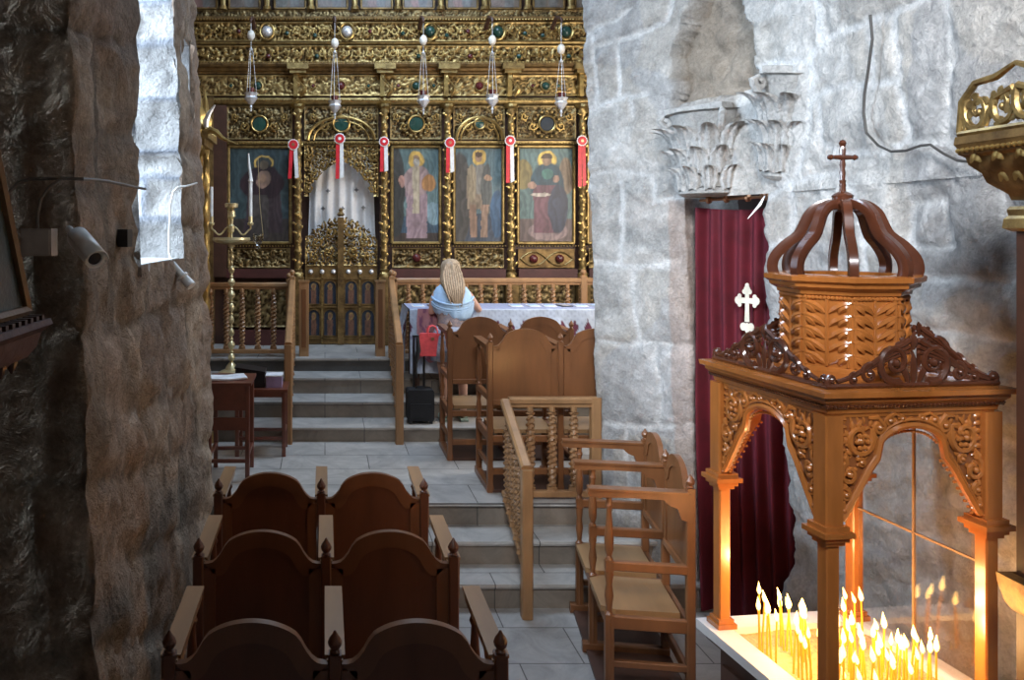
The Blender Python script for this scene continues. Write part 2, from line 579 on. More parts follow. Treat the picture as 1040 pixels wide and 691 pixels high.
def wall(name, path, z0, z1, m, side=1, res=.03, holes=(), batter=(0, 0), seed=1, rows=(.32, .55), wid=(.4, .9),
         pal=None, mortar=(.84, .82, .79), amp=.02, joint=-.01, special=None, zres=None, uo=0, jw=.022, lines=None):
    pts = [Vector(p) for p in path]
    seg = [(pts[i + 1] - pts[i]).length for i in range(len(pts) - 1)]
    cum = [0]
    for s_ in seg:
        cum.append(cum[-1] + s_)
    us = set()
    for i in range(len(seg)):
        k = max(1, int(round(seg[i] / res)))
        for j in range(k + 1):
            us.add(round(cum[i] + seg[i] * j / k, 5))
    for h in holes:
        us.add(round(h[0], 5)); us.add(round(h[1], 5))
    us = np.array(sorted(us))
    kz = max(1, int(round((z1 - z0) / (zres or res))))
    zs = set(np.round(np.linspace(z0, z1, kz + 1), 5).tolist())
    for h in holes:
        zs.add(round(h[2], 5)); zs.add(round(h[3], 5))
    zs = np.array(sorted(z for z in zs if z0 <= z <= z1))
    px, py, nx, ny = [], [], [], []
    nr = []
    for i in range(len(seg)):
        t = (pts[i + 1] - pts[i]).normalized()
        nr.append(Vector((t.y, -t.x)) * side)
    for u in us:
        i = min(max(int(np.searchsorted(cum, u, side='right')) - 1, 0), len(seg) - 1)
        t = (u - cum[i]) / seg[i]
        p = pts[i].lerp(pts[i + 1], t)
        n = nr[i].copy()
        for j in range(1, len(pts) - 1):
            if abs(u - cum[j]) < 1e-4:
                n = (nr[j - 1] + nr[j]).normalized()
        px.append(p.x); py.append(p.y); nx.append(n.x); ny.append(n.y)
    px, py, nx, ny = map(np.array, (px, py, nx, ny))
    U, Z = np.meshgrid(us, zs, indexing='ij')
    PX, PY, NX, NY = [np.repeat(a[:, None], len(zs), 1) for a in (px, py, nx, ny)]
    rnd, dist = blocks(U + uo, Z, rows, wid[0], wid[1], seed)
    if lines:
        dist = line_dist(PX, PY, Z, lines)
        rnd = .5 + .45 * fbm(PX * 1.3 + 4, PY * 1.3, Z * 1.5, 2)
    jm = np.clip((1 - dist / jw) * 2.2, 0, 1)
    rough = fbm(PX * 5, PY * 5, Z * 5, 4)
    fine = fbm(PX * 20, PY * 20, Z * 20, 3)
    bulge = np.clip(dist / .09, 0, 1) ** .5
    H = amp * (.8 * rough + .5 * fine) * (1 - .6 * jm) + (rnd - .5) * amp * 1.2 * (1 - jm) + joint * (1 - bulge) * 2
    pal = np.array(pal)
    c = pal[np.clip((rnd * len(pal)).astype(int), 0, len(pal) - 1)]
    mott = fbm(PX * 3 + 9, PY * 3, Z * 3, 4)[..., None]
    c = c * (1 + .16 * mott + .1 * fine[..., None])
    c = c * (1 - jm[..., None]) + np.array(mortar) * jm[..., None]
    if special:
        H, c = special(U, PX, PY, Z, H, c)
    X = PX + NX * H + batter[0] * (batter[1] - Z)
    Y = PY + NY * H
    cu, cz = (us[:-1] + us[1:]) / 2, (zs[:-1] + zs[1:]) / 2
    keep = np.ones((len(us) - 1, len(zs) - 1), bool)
    for h in holes:
        keep &= ~(((cu > h[0]) & (cu < h[1]))[:, None] & ((cz > h[2]) & (cz < h[3]))[None, :])
    return grid(name, X, Y, Z, m, keep=keep, cols=np.clip(c, 0, 1), kind='structure')


PB = [(.50, .37, .27), (.40, .31, .23), (.54, .42, .31), (.45, .35, .27), (.5, .36, .26)]
PP = [(.62, .58, .54), (.56, .54, .51), (.68, .65, .61), (.60, .56, .51), (.54, .52, .5), (.64, .62, .6)]
BL = (.042, 2.5)


def left_special(U, X, Y, Z, H, c):
    # upright pocked hollows and cracks of the weathered wall
    g = fbm(Y * 9, Z * 1.2, 0 * Z + 4, 3)
    H = H + .012 * g
    pink = np.clip(fbm(Y * 2.1, Z * 2.1, 0 * Z + 8, 2), 0, 1)[..., None]
    c = c * (1 - .35 * pink) + np.array((.36, .22, .15)) * .35 * pink
    return H, c


# near pier: rear piece, end face looking back, then the nave face with window and slit
lp = [(-2.2, -1.2), (-1.45, -1.2), (-1.42, 2.62), (-.80, 2.62), (-.80, 5.25), (-1.3, 5.3), (-1.85, 5.4), (-1.85, 10.2)]
cumL = [0]
for i in range(len(lp) - 1):
    cumL.append(cumL[-1] + math.dist(lp[i], lp[i + 1]))
uN = cumL[3]
w0, w1 = uN + (3.45 - 2.62), uN + (4.54 - 2.62)
s0, s1 = uN + (4.84 - 2.62), uN + (5.1 - 2.62)
wall('wall_left', lp, -.02, 6.6, M['stone_brown'], 1, .035, holes=[(w0, w1, 2.35, 4.9), (s0, s1, 3.19, 3.68)], batter=BL,
     seed=3, pal=PB, mortar=(.30, .24, .18), amp=.024, joint=-.022, special=left_special, lines=JOINTS_LEFT, jw=.016)
PW = [(.46, .43, .40), (.38, .36, .34), (.5, .47, .44)]
# window reveals (far jamb is what the eye sees), near jamb, sill, head
wall('trim_1', [(-.80, 4.54), (-1.55, 4.66)], 2.3, 4.95, M['stone_pale'], 1, .025, batter=BL, seed=11, pal=PW, rows=(.14, .3),
     wid=(.9, 1.2), mortar=(.26, .27, .3), amp=.024, joint=-.03, jw=.02)
wall('trim_2', [(-1.55, 3.3), (-.80, 3.45)], 2.3, 4.95, M['stone_pale'], 1, .05, batter=BL, seed=12, pal=PW, rows=(.14, .3),
     wid=(.9, 1.2), mortar=(.26, .27, .3), amp=.024, joint=-.03, jw=.02)
sill = MB().box((-1.21, 4.0, 2.325), (.76, 1.4, .05)).box((-1.3, 4.0, 4.93), (.8, 1.4, .05))
tag(sill.build('trim_3', M['stone_pale'], cols=np.full((16, 3), .75)), kind='structure')
slit = MB().box((-1.09, 4.82, 3.43), (.45, .04, .6)).box((-1.09, 5.12, 3.43), (.45, .04, .6)).box((-1.09, 4.97, 3.17), (.45, .3, .04)).box((-1.09, 4.97, 3.7), (.45, .3, .04))
tag(slit.build('trim_4', M['stone_pale'], cols=np.full((32, 3), .75)), kind='structure')
# glazing bars of the window, deep in the opening
g = MB()
for yy in (3.42, 3.95, 4.52):
    g.box((-1.47, yy, 3.62), (.035, .035, 2.6))
for zz in (2.4, 3.1, 3.8, 4.5):
    g.box((-1.47, 3.97, zz), (.03, 1.2, .03))
tag(g.build('window_1', M['dark_wood']), kind='structure')

# right side: pier, doorway with the curtain, wall behind the kiosk
BP = (.034, .5)
BR = (.062, 1.5)


def pier_special(U, X, Y, Z, H, c):
    # pinkish dressed jamb stones on the doorway side
    m = ((Y < 5.42) & (Y > 5.2) & (Z < 2.7))[..., None]
    c = np.where(m, c * .4 + np.array((.52, .38, .31)) * .6, c)
    return H, c


wall('wall_right', [(4.2, 7.5), (4.2, 6.3), (2.16, 6.22), (2.06, 5.98), (2.46, 5.3), (2.95, 5.55)], -.02, 2.72, M['stone_pale'], 1, .021,
     batter=BP, seed=21, pal=PP, special=pier_special, amp=.017, lines=JOINTS)


def niche(U, X, Y, Z, H, c):
    # broken socket of brown stone above the doorway
    t = (U - nu0) / (nu1 - nu0)
    e = .05 * fbm(U * 6, Z * 6, 0 * U, 3)
    inside = (Z > 3.36 + e * .4) & (t > .02 + e) & (t < 1.0 - .32 * np.clip((Z - 3.5) / .7, 0, 1) ** 1.5 + e) & (t > .42 * np.clip((Z - 3.6) / .5, 0, 1) ** 1.3 - .02)
    k = inside.astype(float)
    H = H - .16 * k + k * .03 * fbm(U * 11, Z * 11, 0 * U + 2, 3)
    c = np.where(inside[..., None], c * .25 + np.array((.37, .29, .21)) * .75, c)
    b = ((Z > 3.18) & (Z <= 3.36) & (t > .0) & (t < .75))[..., None]
    c = np.where(b, c * .4 + np.array((.42, .38, .34)) * .6, c)
    return H, c


rp = [(2.16, 6.22), (2.06, 5.98), (2.46, 5.3), (2.62, 4.80), (2.66, 4.60), (2.66, 2.6)]
cr = [0]
for i in range(len(rp) - 1):
    cr.append(cr[-1] + math.dist(rp[i], rp[i + 1]))
nu0, nu1 = cr[2] - .08, cr[2] + .62
wall('wall_right_upper', rp, 2.72, 4.6, M['stone_pale'], 1, .019, batter=BP, seed=21, pal=PP, lines=JOINTS, special=niche, amp=.018)
wall('wall_right_high', rp, 4.6, 6.6, M['stone_pale'], 1, .08, batter=BP, seed=21, pal=PP, amp=.018)
wall('wall_aisle', [(4.2, 10.2), (4.2, 7.5)], -.02, 2.72, M['stone_pale'], 1, .12, seed=24, pal=PP, amp=.01)
wall('wall_right_aisle', [(4.2, 10.2), (4.2, 6.3), (2.16, 6.22)], 2.72, 6.6, M['stone_pale'], 1, .12, seed=24, pal=PP, amp=.01)


def k_special(U, X, Y, Z, H, c):
    H = H + .03 * fbm(Y * 2.3, Z * 2.3, 0 * Z + 1, 2)
    edge = np.clip((Y - 4.3) / .35, 0, 1)
    H = H + edge * .03 * fbm(Z * 3.1, Z * 0 + 2, Z * 0, 3)
    d = np.clip(fbm(Y * 1.6, Z * 1.6 + 3, 0 * Z + 12, 3), 0, 1)[..., None]
    c = c * (1 - .25 * d)
    return H, c


wall('wall_right_near', [(3.15, 4.95), (2.66, 4.66), (2.66, 2.3)], -.02, 2.725, M['stone_pale'], 1, .021,
     batter=BR, seed=21, pal=PP, special=k_special, amp=.022, lines=JOINTS)
wall('wall_right_near_upper', [(2.66, 2.6), (2.66, -1.2)], 2.72, 6.6, M['stone_pale'], 1, .08, batter=BP, seed=28, pal=PP, amp=.02)
wall('wall_right_rear', [(2.66, 2.3), (2.66, -1.2)], -.02, 2.725, M['stone_pale'], 1, .08, batter=BR, seed=28, pal=PP, amp=.02)
bk = MB().box((.3, -1.3, 3.2), (6, .2, 7)).build('wall_back', M['ceiling'])
tag(bk, kind='structure')
tag(MB().box((1.2, 10.4, 3.2), (7, .2, 7)).build('wall_far', M['ceiling']), kind='structure')
tag(MB().box((1.2, 4.5, 6.7), (7, 12, .2)).build('ceiling', M['ceiling']), kind='structure')
# passage behind the curtain
tag(MB().box((3.2, 5.9, 1.4), (.7, .06, 2.9)).box((3.55, 5.3, 1.4), (.06, 1.3, 2.9)).box((3.2, 5.45, 2.80), (.7, .95, .04)).build('wall_passage', M['dark_wood']), kind='structure')

# floors and steps
tag(MB().box((.9, 2.4, -.05), (7.0, 7.4, .1)).build('floor', M['floor_low']), kind='structure')
LS = [(5.30, .167), (5.60, .333), (5.90, .5)]
US = [(7.60, .637), (8.0, .795), (8.41, .957), (8.82, 1.10)]


def steps(name, st, x0, x1, yend, zbase, mat_, skew=0):
    mb = MB()
    zp = zbase
    for i, (y, z) in enumerate(st):
        ye = yend
        vs = []
        for (xx, sk) in ((x0, 0), (x1, -skew)):
            for yy, zz in ((y + sk, zp - .01 if i else zp - .1), (ye, zp - .01 if i else zp - .1), (ye, z), (y + sk, z)):
                vs.append((xx, yy, zz))
        mb.add(vs, [(0, 1, 2, 3), (7, 6, 5, 4), (0, 4, 5, 1), (1, 5, 6, 2), (2, 6, 7, 3), (3, 7, 4, 0)])
        # nosing
        mb.extrude([(0, -.032), (.022, -.03), (.026, -.016), (.02, -.001), (-.02, .0015)], (x0, y, z), (x1, y - skew, z), (0, -1, 0))
        zp = z
    o = mb.build(name, mat_, smooth=20)
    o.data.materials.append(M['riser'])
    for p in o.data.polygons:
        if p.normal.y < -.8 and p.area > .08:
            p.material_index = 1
    return tag(o, kind='structure')


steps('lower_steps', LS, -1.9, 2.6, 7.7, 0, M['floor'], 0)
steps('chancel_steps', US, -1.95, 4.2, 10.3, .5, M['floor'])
tag(MB().box((3.25, 7.0, .2), (2.0, 1.9, .598)).build('floor_aisle', M['floor']), kind='structure')


# ------------------------------------------------------------------ high-armed church stalls
def arch_outline(w, z0, zs, zt, n=20):
    """stall back: shoulders at zs, ogee hump to zt, centred on x=0"""
    h = w / 2
    top = []
    for i in range(n + 1):
        x = -h + w * i / n
        t = abs(x) / h
        if t < .62:
            f = math.sqrt(1 - (t / .80) ** 2)
        else:
            f = .632 * max(0, 1 - (t - .62) / .30) ** 1.9
        z = zs + (zt - zs) * f
        top.append((x, z))
    return [(-h, z0)] + top + [(h, z0)]


def offset_band(outline, w_in, z0):
    """inner outline of the raised rim"""
    out = []
    cx, cz = 0, z0 + .2
    for x, z in outline:
        k = 1 - w_in / max(math.hypot(x, z - cz), .05)
        out.append((x * k, cz + (z - cz) * k))
    return out


def stall_bench(label, loc, rz, n, w, group, D=.5, base=True, name='church_stall', wood='chair_wood', rim='chair_wood'):
    t = thing(name, label, 'stall', loc, rz, group)
    m = M[wood]
    # rear posts with finials
    def rear_post():
        b = MB()
        b.bar((0, 0, 0), (0, 0, 1.15), .042, .045, (0, 1, 0), .12)
        b.lathe([(1.15, .012), (1.155, .018), (1.163, .012), (1.172, .02), (1.185, .023), (1.198, .018), (1.21, .009), (1.222, .003)], n=10)
        return b
    def front_post():
        b = MB()
        pr = [(.06, .024), (.44, .024), (.445, .016), (.46, .024), (.475, .014), (.5, .016), (.56, .024), (.62, .016), (.66, .022), (.69, .022),
              (.75, .022), (.77, .013), (.8, .022), (.86, .025), (.95, .017), (1.02, .013), (1.04, .021), (1.06, .014), (1.095, .018)]
        b.lathe(pr, n=12)
        b.box((0, 0, .25), (.044, .044, .42))
        b.box((0, 0, .72), (.042, .042, .06))
        return b
    o1 = o2 = None
    for i in range(n + 1):
        x = w * i
        if o1 is None:
            o1 = rear_post().build('rear_post', m, t)
            o2 = front_post().build('front_post', m, t)
            o2.location = (x, D - .06, 0)
            # upper arm: rounded front end, bracket at the back
            b = MB()
            prof = [(0.0, 1.09), (0.0, 1.125), (.3, 1.122), (.42, 1.128), (.475, 1.13), (.515, 1.12), (.525, 1.105), (.515, 1.088), (.47, 1.085), (.3, 1.09), (.14, 1.088), (.11, 1.06), (.07, 1.045), (.05, .99), (.0, .97)]
            b.prism([(p[0], p[1]) for p in prof], .052, (0, 0, 0), (0, 1, 0), (0, 0, 1))
            b.box((0, .27, 1.127), (.066, .5, .012))
            o3 = b.build('arm_rest', M['arm_wood'] if wood == 'row_wood_shaded' else m, t)
            o4 = MB().bar((0, 0, .72), (0, D - .06, .72), .04, .05).build('lower_arm', m, t)
            o5 = MB().bar((0, 0, .42), (0, D - .06, .42), .035, .07).build('seat_bearer', m, t)
            o6 = MB().bar((0, -.02, .03), (0, D, .03), .05, .06).build('foot_rail', m, t)
            o7 = MB().bar((0, 0, .2), (0, D - .06, .2), .03, .035).build('stretcher', m, t)
        else:
            for o, y in ((o1, 0), (o2, D - .06), (o3, 0), (o4, 0), (o5, 0), (o6, 0), (o7, 0)):
                c = o.copy()
                COL.objects.link(c)
                c.parent = t
                c.location = (x, y, 0)
    for i in range(n):
        x = w * (i + .5)
        pw = w - .045
        ol = arch_outline(pw, .70, 1.118, 1.25, 28)
        b = MB().prism(ol, .016, (x, 0, 0), (1, 0, 0), (0, 0, 1))
        bo = b.build('backrest', m, t)
        # raised rim on both faces
        inner = []
        for (a_, c_) in ol[1:-1]:
            inner.append((a_ * .80, .70 + (c_ - .70) * .885))
        outer = ol[1:-1]
        b = MB()
        k = len(outer)
        vs = []
        for y_ in (-.015, .015):
            vs += [(x + a_, y_, c_ + .003) for a_, c_ in outer] + [(x + a_, y_, c_) for a_, c_ in inner]
        fs = []
        for j in range(k - 1):
            q = j + 1
            fs += [(j, q, k + q, k + j), (2 * k + j, 3 * k + j, 3 * k + q, 2 * k + q), (j, 2 * k + j, 2 * k + q, q), (k + j, k + q, 3 * k + q, 3 * k + j)]
        b.add(vs, fs)
        for s_ in (-1, 1):
            b.box((x + s_ * (pw / 2 * .90), 0, .90), (pw * .10, .030, .40))
        b.build('back_rim', M[rim], bo, 40)
        b = MB().prism([(-pw / 2 + .02, .04), (pw / 2 - .02, .04), (pw / 2 - .01, D - .1), (pw / 2 - .05, D - .03), (-pw / 2 + .05, D - .03), (-pw / 2 + .01, D - .1)], .03, (x, 0, .455), (1, 0, 0), (0, 1, 0))
        b.build('seat', M['seat_wood'], t)
        for (yy, zz, ww, hh) in ((D - .06, .41, .03, .05), (0, .41, .03, .05), (0, .69, .04, .045), (0, .16, .03, .05)):
            MB().bar((x - pw / 2, yy, zz), (x + pw / 2, yy, zz), ww, hh).build('cross_rail', m, t)
    if base:
        MB().box((w * n / 2, D / 2 - .02, .012), (w * n + .03, D, .022)).build('base_board', M['dark_wood'], t)
    return t


G1 = 'double stalls in file beside the left wall'
G2 = 'double stalls on the raised floor'
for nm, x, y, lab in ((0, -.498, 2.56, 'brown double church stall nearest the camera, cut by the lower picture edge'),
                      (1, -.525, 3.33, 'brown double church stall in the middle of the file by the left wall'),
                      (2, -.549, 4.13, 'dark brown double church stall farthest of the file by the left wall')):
    stall_bench(lab, (x, y, 0), 0, 2, .53, G1, wood='row_wood_shaded', rim='row_rim')
stall_bench('brown double church stall directly behind the short horizontal railing, partly hidden by the pier', (1.265, 6.13, .5), 0, 2, .54, G2)
stall_bench('dark olive-brown double church stall in front of the cloth-covered table beside the woman', (1.09, 6.98, .5), 0, 2, .53, G2)
rz = -math.atan2(.155, .988) + PI / 2
stall_bench('double church stall with tan seats standing sideways against the stone pier', (1.92, 4.2, 0), rz, 2, .495, None, D=.47, base=True)


# ------------------------------------------------------------------ railings
def twist_mesh(H, r=.033, n=12):
    pr = [(0, r * .95), (.05, r * .95), (.055, r * .6), (.07, r * .95), (.08, r * .62)]
    rings = 36
    body = [(.08 + (H - .18) * i / rings, r * (.62 + .3 * math.sin(PI * i / rings) ** .5)) for i in range(1, rings)]
    top = [(H - .1, r * .62), (H - .085, r * .95), (H - .07, r * .6), (H - .06, r * .95), (H, r * .95)]
    b = MB()
    b.lathe(pr + body + top, n=n, lobes=2, amp=.34, twist=2 * PI / .13)
    return b


def railing(name, label, a, b, n, bot, top, posts, stair=False, m='rail_wood', rw=.07, ends=(0, 0)):
    """a, b plan points with base z; bot/top heights above base of bottom rail and top rail (start, end)"""
    t = thing(name, label, 'railing', (a[0], a[1], a[2]))
    A = Vector((0, 0, 0))
    B = Vector((b[0] - a[0], b[1] - a[1], b[2] - a[2]))
    za, zb = top
    MB().bar(A + Vector((0, 0, za)), B + Vector((0, 0, zb)), rw, .055, ch=.25).bar(A + Vector((0, 0, za - .035)), B + Vector((0, 0, zb - .035)), rw * .6, .03).build('hand_rail', M[m], t)
    MB().bar(A + Vector((0, 0, bot[0])), B + Vector((0, 0, bot[1])), .05, .05).build('bottom_rail', M[m], t)
    first = None
    for i in range(n):
        k = (i + 1) / (n + 1)
        p = A.lerp(B, k)
        z0 = bot[0] * (1 - k) + bot[1] * k + .02
        z1 = za * (1 - k) + zb * k - .04
        if first is None:
            o = twist_mesh(1.0).build('baluster', M[m], t)
            first = o
        else:
            o = first.copy()
            COL.objects.link(o)
            o.parent = t
        o.location = (p.x, p.y, p.z + z0)
        o.scale = (1, 1, z1 - z0)
    for (k, z0, z1, w, ball) in posts:
        p = A.lerp(B, k)
        q = MB()
        q.bar((p.x, p.y, p.z + z0), (p.x, p.y, p.z + z1), w, w, (0, 1, 0), .12)
        if ball:
            q.lathe([(z1, w * .35), (z1 + .012, w * .2), (z1 + .02, w * .3), (z1 + .035, w * .44), (z1 + .055, w * .44), (z1 + .07, w * .28), (z1 + .078, .002)], (p.x, p.y, p.z), 12)
        q.build('newel_post', M[m], t)
    return t


# rail down the lower steps, its short level return to the pier
railing('stair_railing', 'honey wood stair railing with twisted balusters running down the three lower steps', (1.335, 5.93, .5), (1.305, 5.17, 0), 5,
        (.06, .30), (.735, .96), [(1.0, 0, .96, .07, False)])
railing('level_railing', 'short honey wood railing between the lower stair rail and the stone pier', (1.37, 5.97, .5), (2.02, 5.97, .5), 3,
        (.04, .04), (.735, .735), [(1.0, 0, .76, .075, False)])
# chancel rails
railing('chancel_railing', 'long wooden chancel railing behind the cloth-covered table', (.77, 8.93, 1.10), (4.0, 8.93, 1.10), 19,
        (.06, .06), (.85, .85), [(0, 0, .88, .07, True), (.655, 0, .9, .075, True)])
railing('chancel_railing', 'left wooden chancel railing behind the brass candle stand', (-1.8, 8.93, 1.10), (-.40, 8.93, 1.10), 7,
        (.06, .06), (.80, .80), [(1, 0, .86, .065, True)])
railing('stair_railing', 'pale wooden rail down the left side of the chancel steps', (-.36, 8.84, 1.10), (-.345, 7.52, .5), 6,
        (.09, .22), (.85, .93), [(0, 0, .9, .065, True), (1, 0, .93, .075, False)])
railing('stair_railing', 'pale wooden rail down the right side of the chancel steps', (.735, 8.84, 1.10), (.70, 7.52, .5), 6,
        (.09, .22), (.85, .93), [(0, 0, .9, .065, True), (1, 0, .93, .075, False)])
for x, lab in ((-.235, 'square wooden gate post left of the royal doors'), (.62, 'square wooden gate post right of the royal doors')):
    t = thing('gate_post', lab, 'post', (x, 8.97, 1.10))
    MB().bar((0, 0, 0), (0, 0, .83), .11, .07, (0, 1, 0), .08).box((0, 0, .84), (.125, .085, .02)).build('shaft', M['rail_wood'], t)
    MB().bar((0, -.037, .1), (0, -.037, .75), .05, .012, (0, 1, 0)).build('inset_panel', M['chair_wood'], t)

# ------------------------------------------------------------------ scroll ornament
def scroll_pts(cx, cz, R, turns, a0, s, n=22, k=.9):
    pts = []
    for i in range(n + 1):
        t = i / n
        r = R * (1 - k * t)
        a = a0 + s * turns * 2 * PI * t
        pts.append((cx + r * math.cos(a), cz + r * math.sin(a)))
    return pts


def leaf(mb, o, u, v, nrm, p, ang, L, w, curl=1, th=.3):
    """small curled acanthus lobe in the plane (u,v)"""
    pts, rs = [], []
    a = ang
    x, z = p
    st = L / 5
    for i in range(6):
        pts.append(o + u * x + v * z + nrm * (.25 * w * math.sin(PI * i / 5)))
        rs.append(max(w * math.sin(PI * (i + .6) / 6.2), w * .12) * (1 if i < 5 else .4))
        x += st * math.cos(a)
        z += st * math.sin(a)
        a += curl * .28
    mb.tube(pts, rs, 5, th, nrm)


def scroll(mb, o, u, v, c, R, turns=1.35, a0=0.0, s=1, w=.008, leaves=7, tail=None, flat=.9, rosette=True, n=24, nrm=None):
    o, u, v = Vector(o), Vector(u), Vector(v)
    if nrm is None:
        nrm = u.cross(v).normalized()
        if nrm.y > 0 and abs(nrm.y) > .5:
            nrm = -nrm
    sp = scroll_pts(c[0], c[1], R, turns, a0, s, n)
    pts = list(sp)
    if tail:
        x0, z0 = sp[0]
        ctrl = [tail, ((tail[0] + x0) / 2 + (z0 - tail[1]) * .22 * s, (tail[1] + z0) / 2 - (x0 - tail[0]) * .22 * s)]
        pts = [tail, ctrl[1]] + sp
    P = [o + u * a + v * b + nrm * w * .5 for a, b in pts]
    m = len(P)
    rs = [w * (1 - .45 * i / m) for i in range(m)]
    rs[0] *= .5
    mb.tube(P, rs, 6, flat, nrm)
    if rosette:
        e = sp[-1]
        q = o + u * e[0] + v * e[1] + nrm * w
        mb.ball(q, w * 1.0, 7)
    for j in range(leaves):
        i = int((j + .6) / leaves * n * .8)
        x, z = sp[i]
        a = math.atan2(z - c[1], x - c[0])
        leaf(mb, o, u, v, nrm, (x, z), a + s * .9, R * .48, w * 1.15, s)
        if j % 2 == 0 and i > 3:
            leaf(mb, o, u, v, nrm, (x, z), a + PI + s * .5, R * .28, w * .8, -s)


# ------------------------------------------------------------------ candle kiosk
KC = Vector((2.03, 3.135, 0))
KA = math.radians(6.5)
kiosk = thing('candle_kiosk', 'tall carved wooden candle shrine with open domed crown and cross', 'candle stand', KC, KA)
KW = M['kiosk_wood']
KD = M['kiosk_dark']
S = .307           # half distance between post centres
for ix in (-1, 1):
    for iy in (-1, 1):
        b = MB()
        b.bar((ix * S, iy * S, .82), (ix * S, iy * S, 1.44), .05, .05, (0, 1, 0), .1)
        b.extrude([(0, 0), (.0, 0)], (0, 0, 0), (0, 0, 0), (1, 0, 0)) if False else None
        b.box((ix * S, iy * S, .832), (.085, .085, .02)).box((ix * S, iy * S, .85), (.068, .068, .02))
        # capital block
        for k, (zz, ww) in enumerate(((1.42, .07), (1.435, .09), (1.452, .115), (1.47, .09))):
            b.box((ix * S, iy * S, zz), (ww, ww, .018))
        b.bar((ix * S, iy * S, 1.47), (ix * S, iy * S, 1.86), .068, .068, (0, 1, 0), .08)
        b.build('post', KW, kiosk)


def arch_z(t):
    """lobed arch underside, t in [-1,1] across the opening; returns z"""
    a = abs(t)
    if a < .50:
        return 1.69 + .115 * math.sqrt(max(0, 1 - (a / .52) ** 2)) ** .9
    if a < .56:
        return 1.69 - (a - .50) / .06 * .02
    k = (a - .56) / .44
    return 1.67 - .19 * k ** 1.25 - .015 * math.sin(PI * k)


def kiosk_side(i):
    R = Matrix.Rotation(i * PI / 2, 3, 'Z')
    u = R @ Vector((1, 0, 0))
    v = Vector((0, 0, 1))
    o = R @ Vector((0, -S, 0))
    outn = R @ Vector((0, -1, 0))
    hw = S - .034
    N_ = 40
    low = [(-hw + 2 * hw * j / N_, arch_z(-1 + 2 * j / N_)) for j in range(N_ + 1)]
    b = MB()
    # board in strips between arch and head
    vs, fs = [], []
    for (x, z) in low:
        for dy in (-.009, .009):
            vs.append(o + u * x + outn * dy + v * z)
            vs.append(o + u * x + outn * dy + v * 1.86)
    for j in range(N_):
        a = j * 4
        c = a + 4
        fs += [(a + 2, c + 2, c + 3, a + 3), (a, a + 1, c + 1, c), (a, c, c + 2, a + 2)]
    b.add(vs, fs)
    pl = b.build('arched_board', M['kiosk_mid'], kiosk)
    # moulded rib along the arch
    b = MB()
    P = [o + u * x * .985 + outn * .014 + v * (z + .012) for x, z in low]
    b.tube(P, .0125, 6)
    b.tube([p + outn * .004 + v * .02 for p in P], .0055, 5)
    b.build('arch_rib', KW, pl)
    # pendant fringe of small drops under the rib
    b = MB()
    for j in range(1, N_, 1):
        x, z = low[j]
        x1, z1 = low[j + 1]
        tx, tz = x1 - x, z1 - z
        L_ = math.hypot(tx, tz)
        nx_, nz_ = tz / L_, -tx / L_
        c = o + u * (x + nx_ * .012) + v * (z + nz_ * .012)
        b.lathe([(-.006, .001), (-.003, .0065), (.003, .0065), (.006, .001)], c, 6)
    tag(b.build('fringe', KW, pl), kind='stuff')
    # carved scrolls on the outside
    oo = o + outn * .010
    uu = u
    KQ = .83
    for s_ in (-1, 1):
        b = MB()
        def sc(cx, cz, R_, turns, a0, sg, w, lv, tail=None):
            scroll(b, oo, uu * s_ * KQ, v, (cx, cz), R_, turns, a0, sg, w * 1.5, max(3, lv - 2), tail, nrm=outn)
        # orientation of the normal must stay outward
        sc(.245, 1.775, .068, 1.4, 2.6, 1, .0085, 9, None)
        sc(.155, 1.815, .026, 1.2, 3.0, 1, .007, 4, (.20, 1.845))
        sc(.29, 1.655, .042, 1.3, 1.2, -1, .008, 7, (.30, 1.72))
        sc(.235, 1.69, .02, 1.2, 0.4, 1, .006, 4, None)
        sc(.308, 1.58, .024, 1.2, 1.4, 1, .007, 5, (.31, 1.62))
        sc(.315, 1.525, .014, 1.1, 1.4, -1, .006, 3, (.31, 1.56))
        sc(.10, 1.835, .02, 1.1, 0.2, -1, .006, 4, (.04, 1.845))
        sc(.045, 1.84, .014, 1.1, 0.2, 1, .005, 3, (.0, 1.845))
        for q in range(9):
            a = 2 * PI * q / 9
            leaf(b, oo, uu * s_ * KQ, v, outn, (.245 + .03 * math.cos(a), 1.775 + .03 * math.sin(a)), a + .5, .045, .010, .6, .6)
        for q in range(8):
            leaf(b, oo, uu * s_ * KQ, v, outn, (.19 - .022 * q, 1.845), -2.0 - .06 * q, .034, .008, 1, .6)
        for q in range(8):
            leaf(b, oo, uu * s_ * KQ, v, outn, (.33, 1.50 + .027 * q), 2.3, .05, .009, 1, .6)
        for q in range(5):
            leaf(b, oo, uu * s_ * KQ, v, outn, (.332, 1.73 + .027 * q), 2.6, .04, .009, 1, .6)
        for q in range(6):
            a = 2 * PI * q / 6
            b.ball(oo + uu * s_ * KQ * (.235 + .024 * math.cos(a)) + v * (1.765 + .024 * math.sin(a)) + outn * .012, .0095, 6)
        for q in range(7):
            x = .31 - .028 * q
            leaf(b, oo, uu * s_ * KQ, v, outn, (x, 1.70 + .005 * q), 2.2 - .12 * q, .045, .007, -1)
        for q in range(5):
            leaf(b, oo, uu * s_ * KQ, v, outn, (.318, 1.52 + .03 * q), 2.0, .035, .005, 1)
        for q in range(6):
            leaf(b, oo, uu * s_ * KQ, v, outn, (.315 - .03 * q, 1.852), -2.4, .03, .005, 1)
        b.build('carved_scrollwork', KW, pl)


for i in range(4):
    kiosk_side(i)

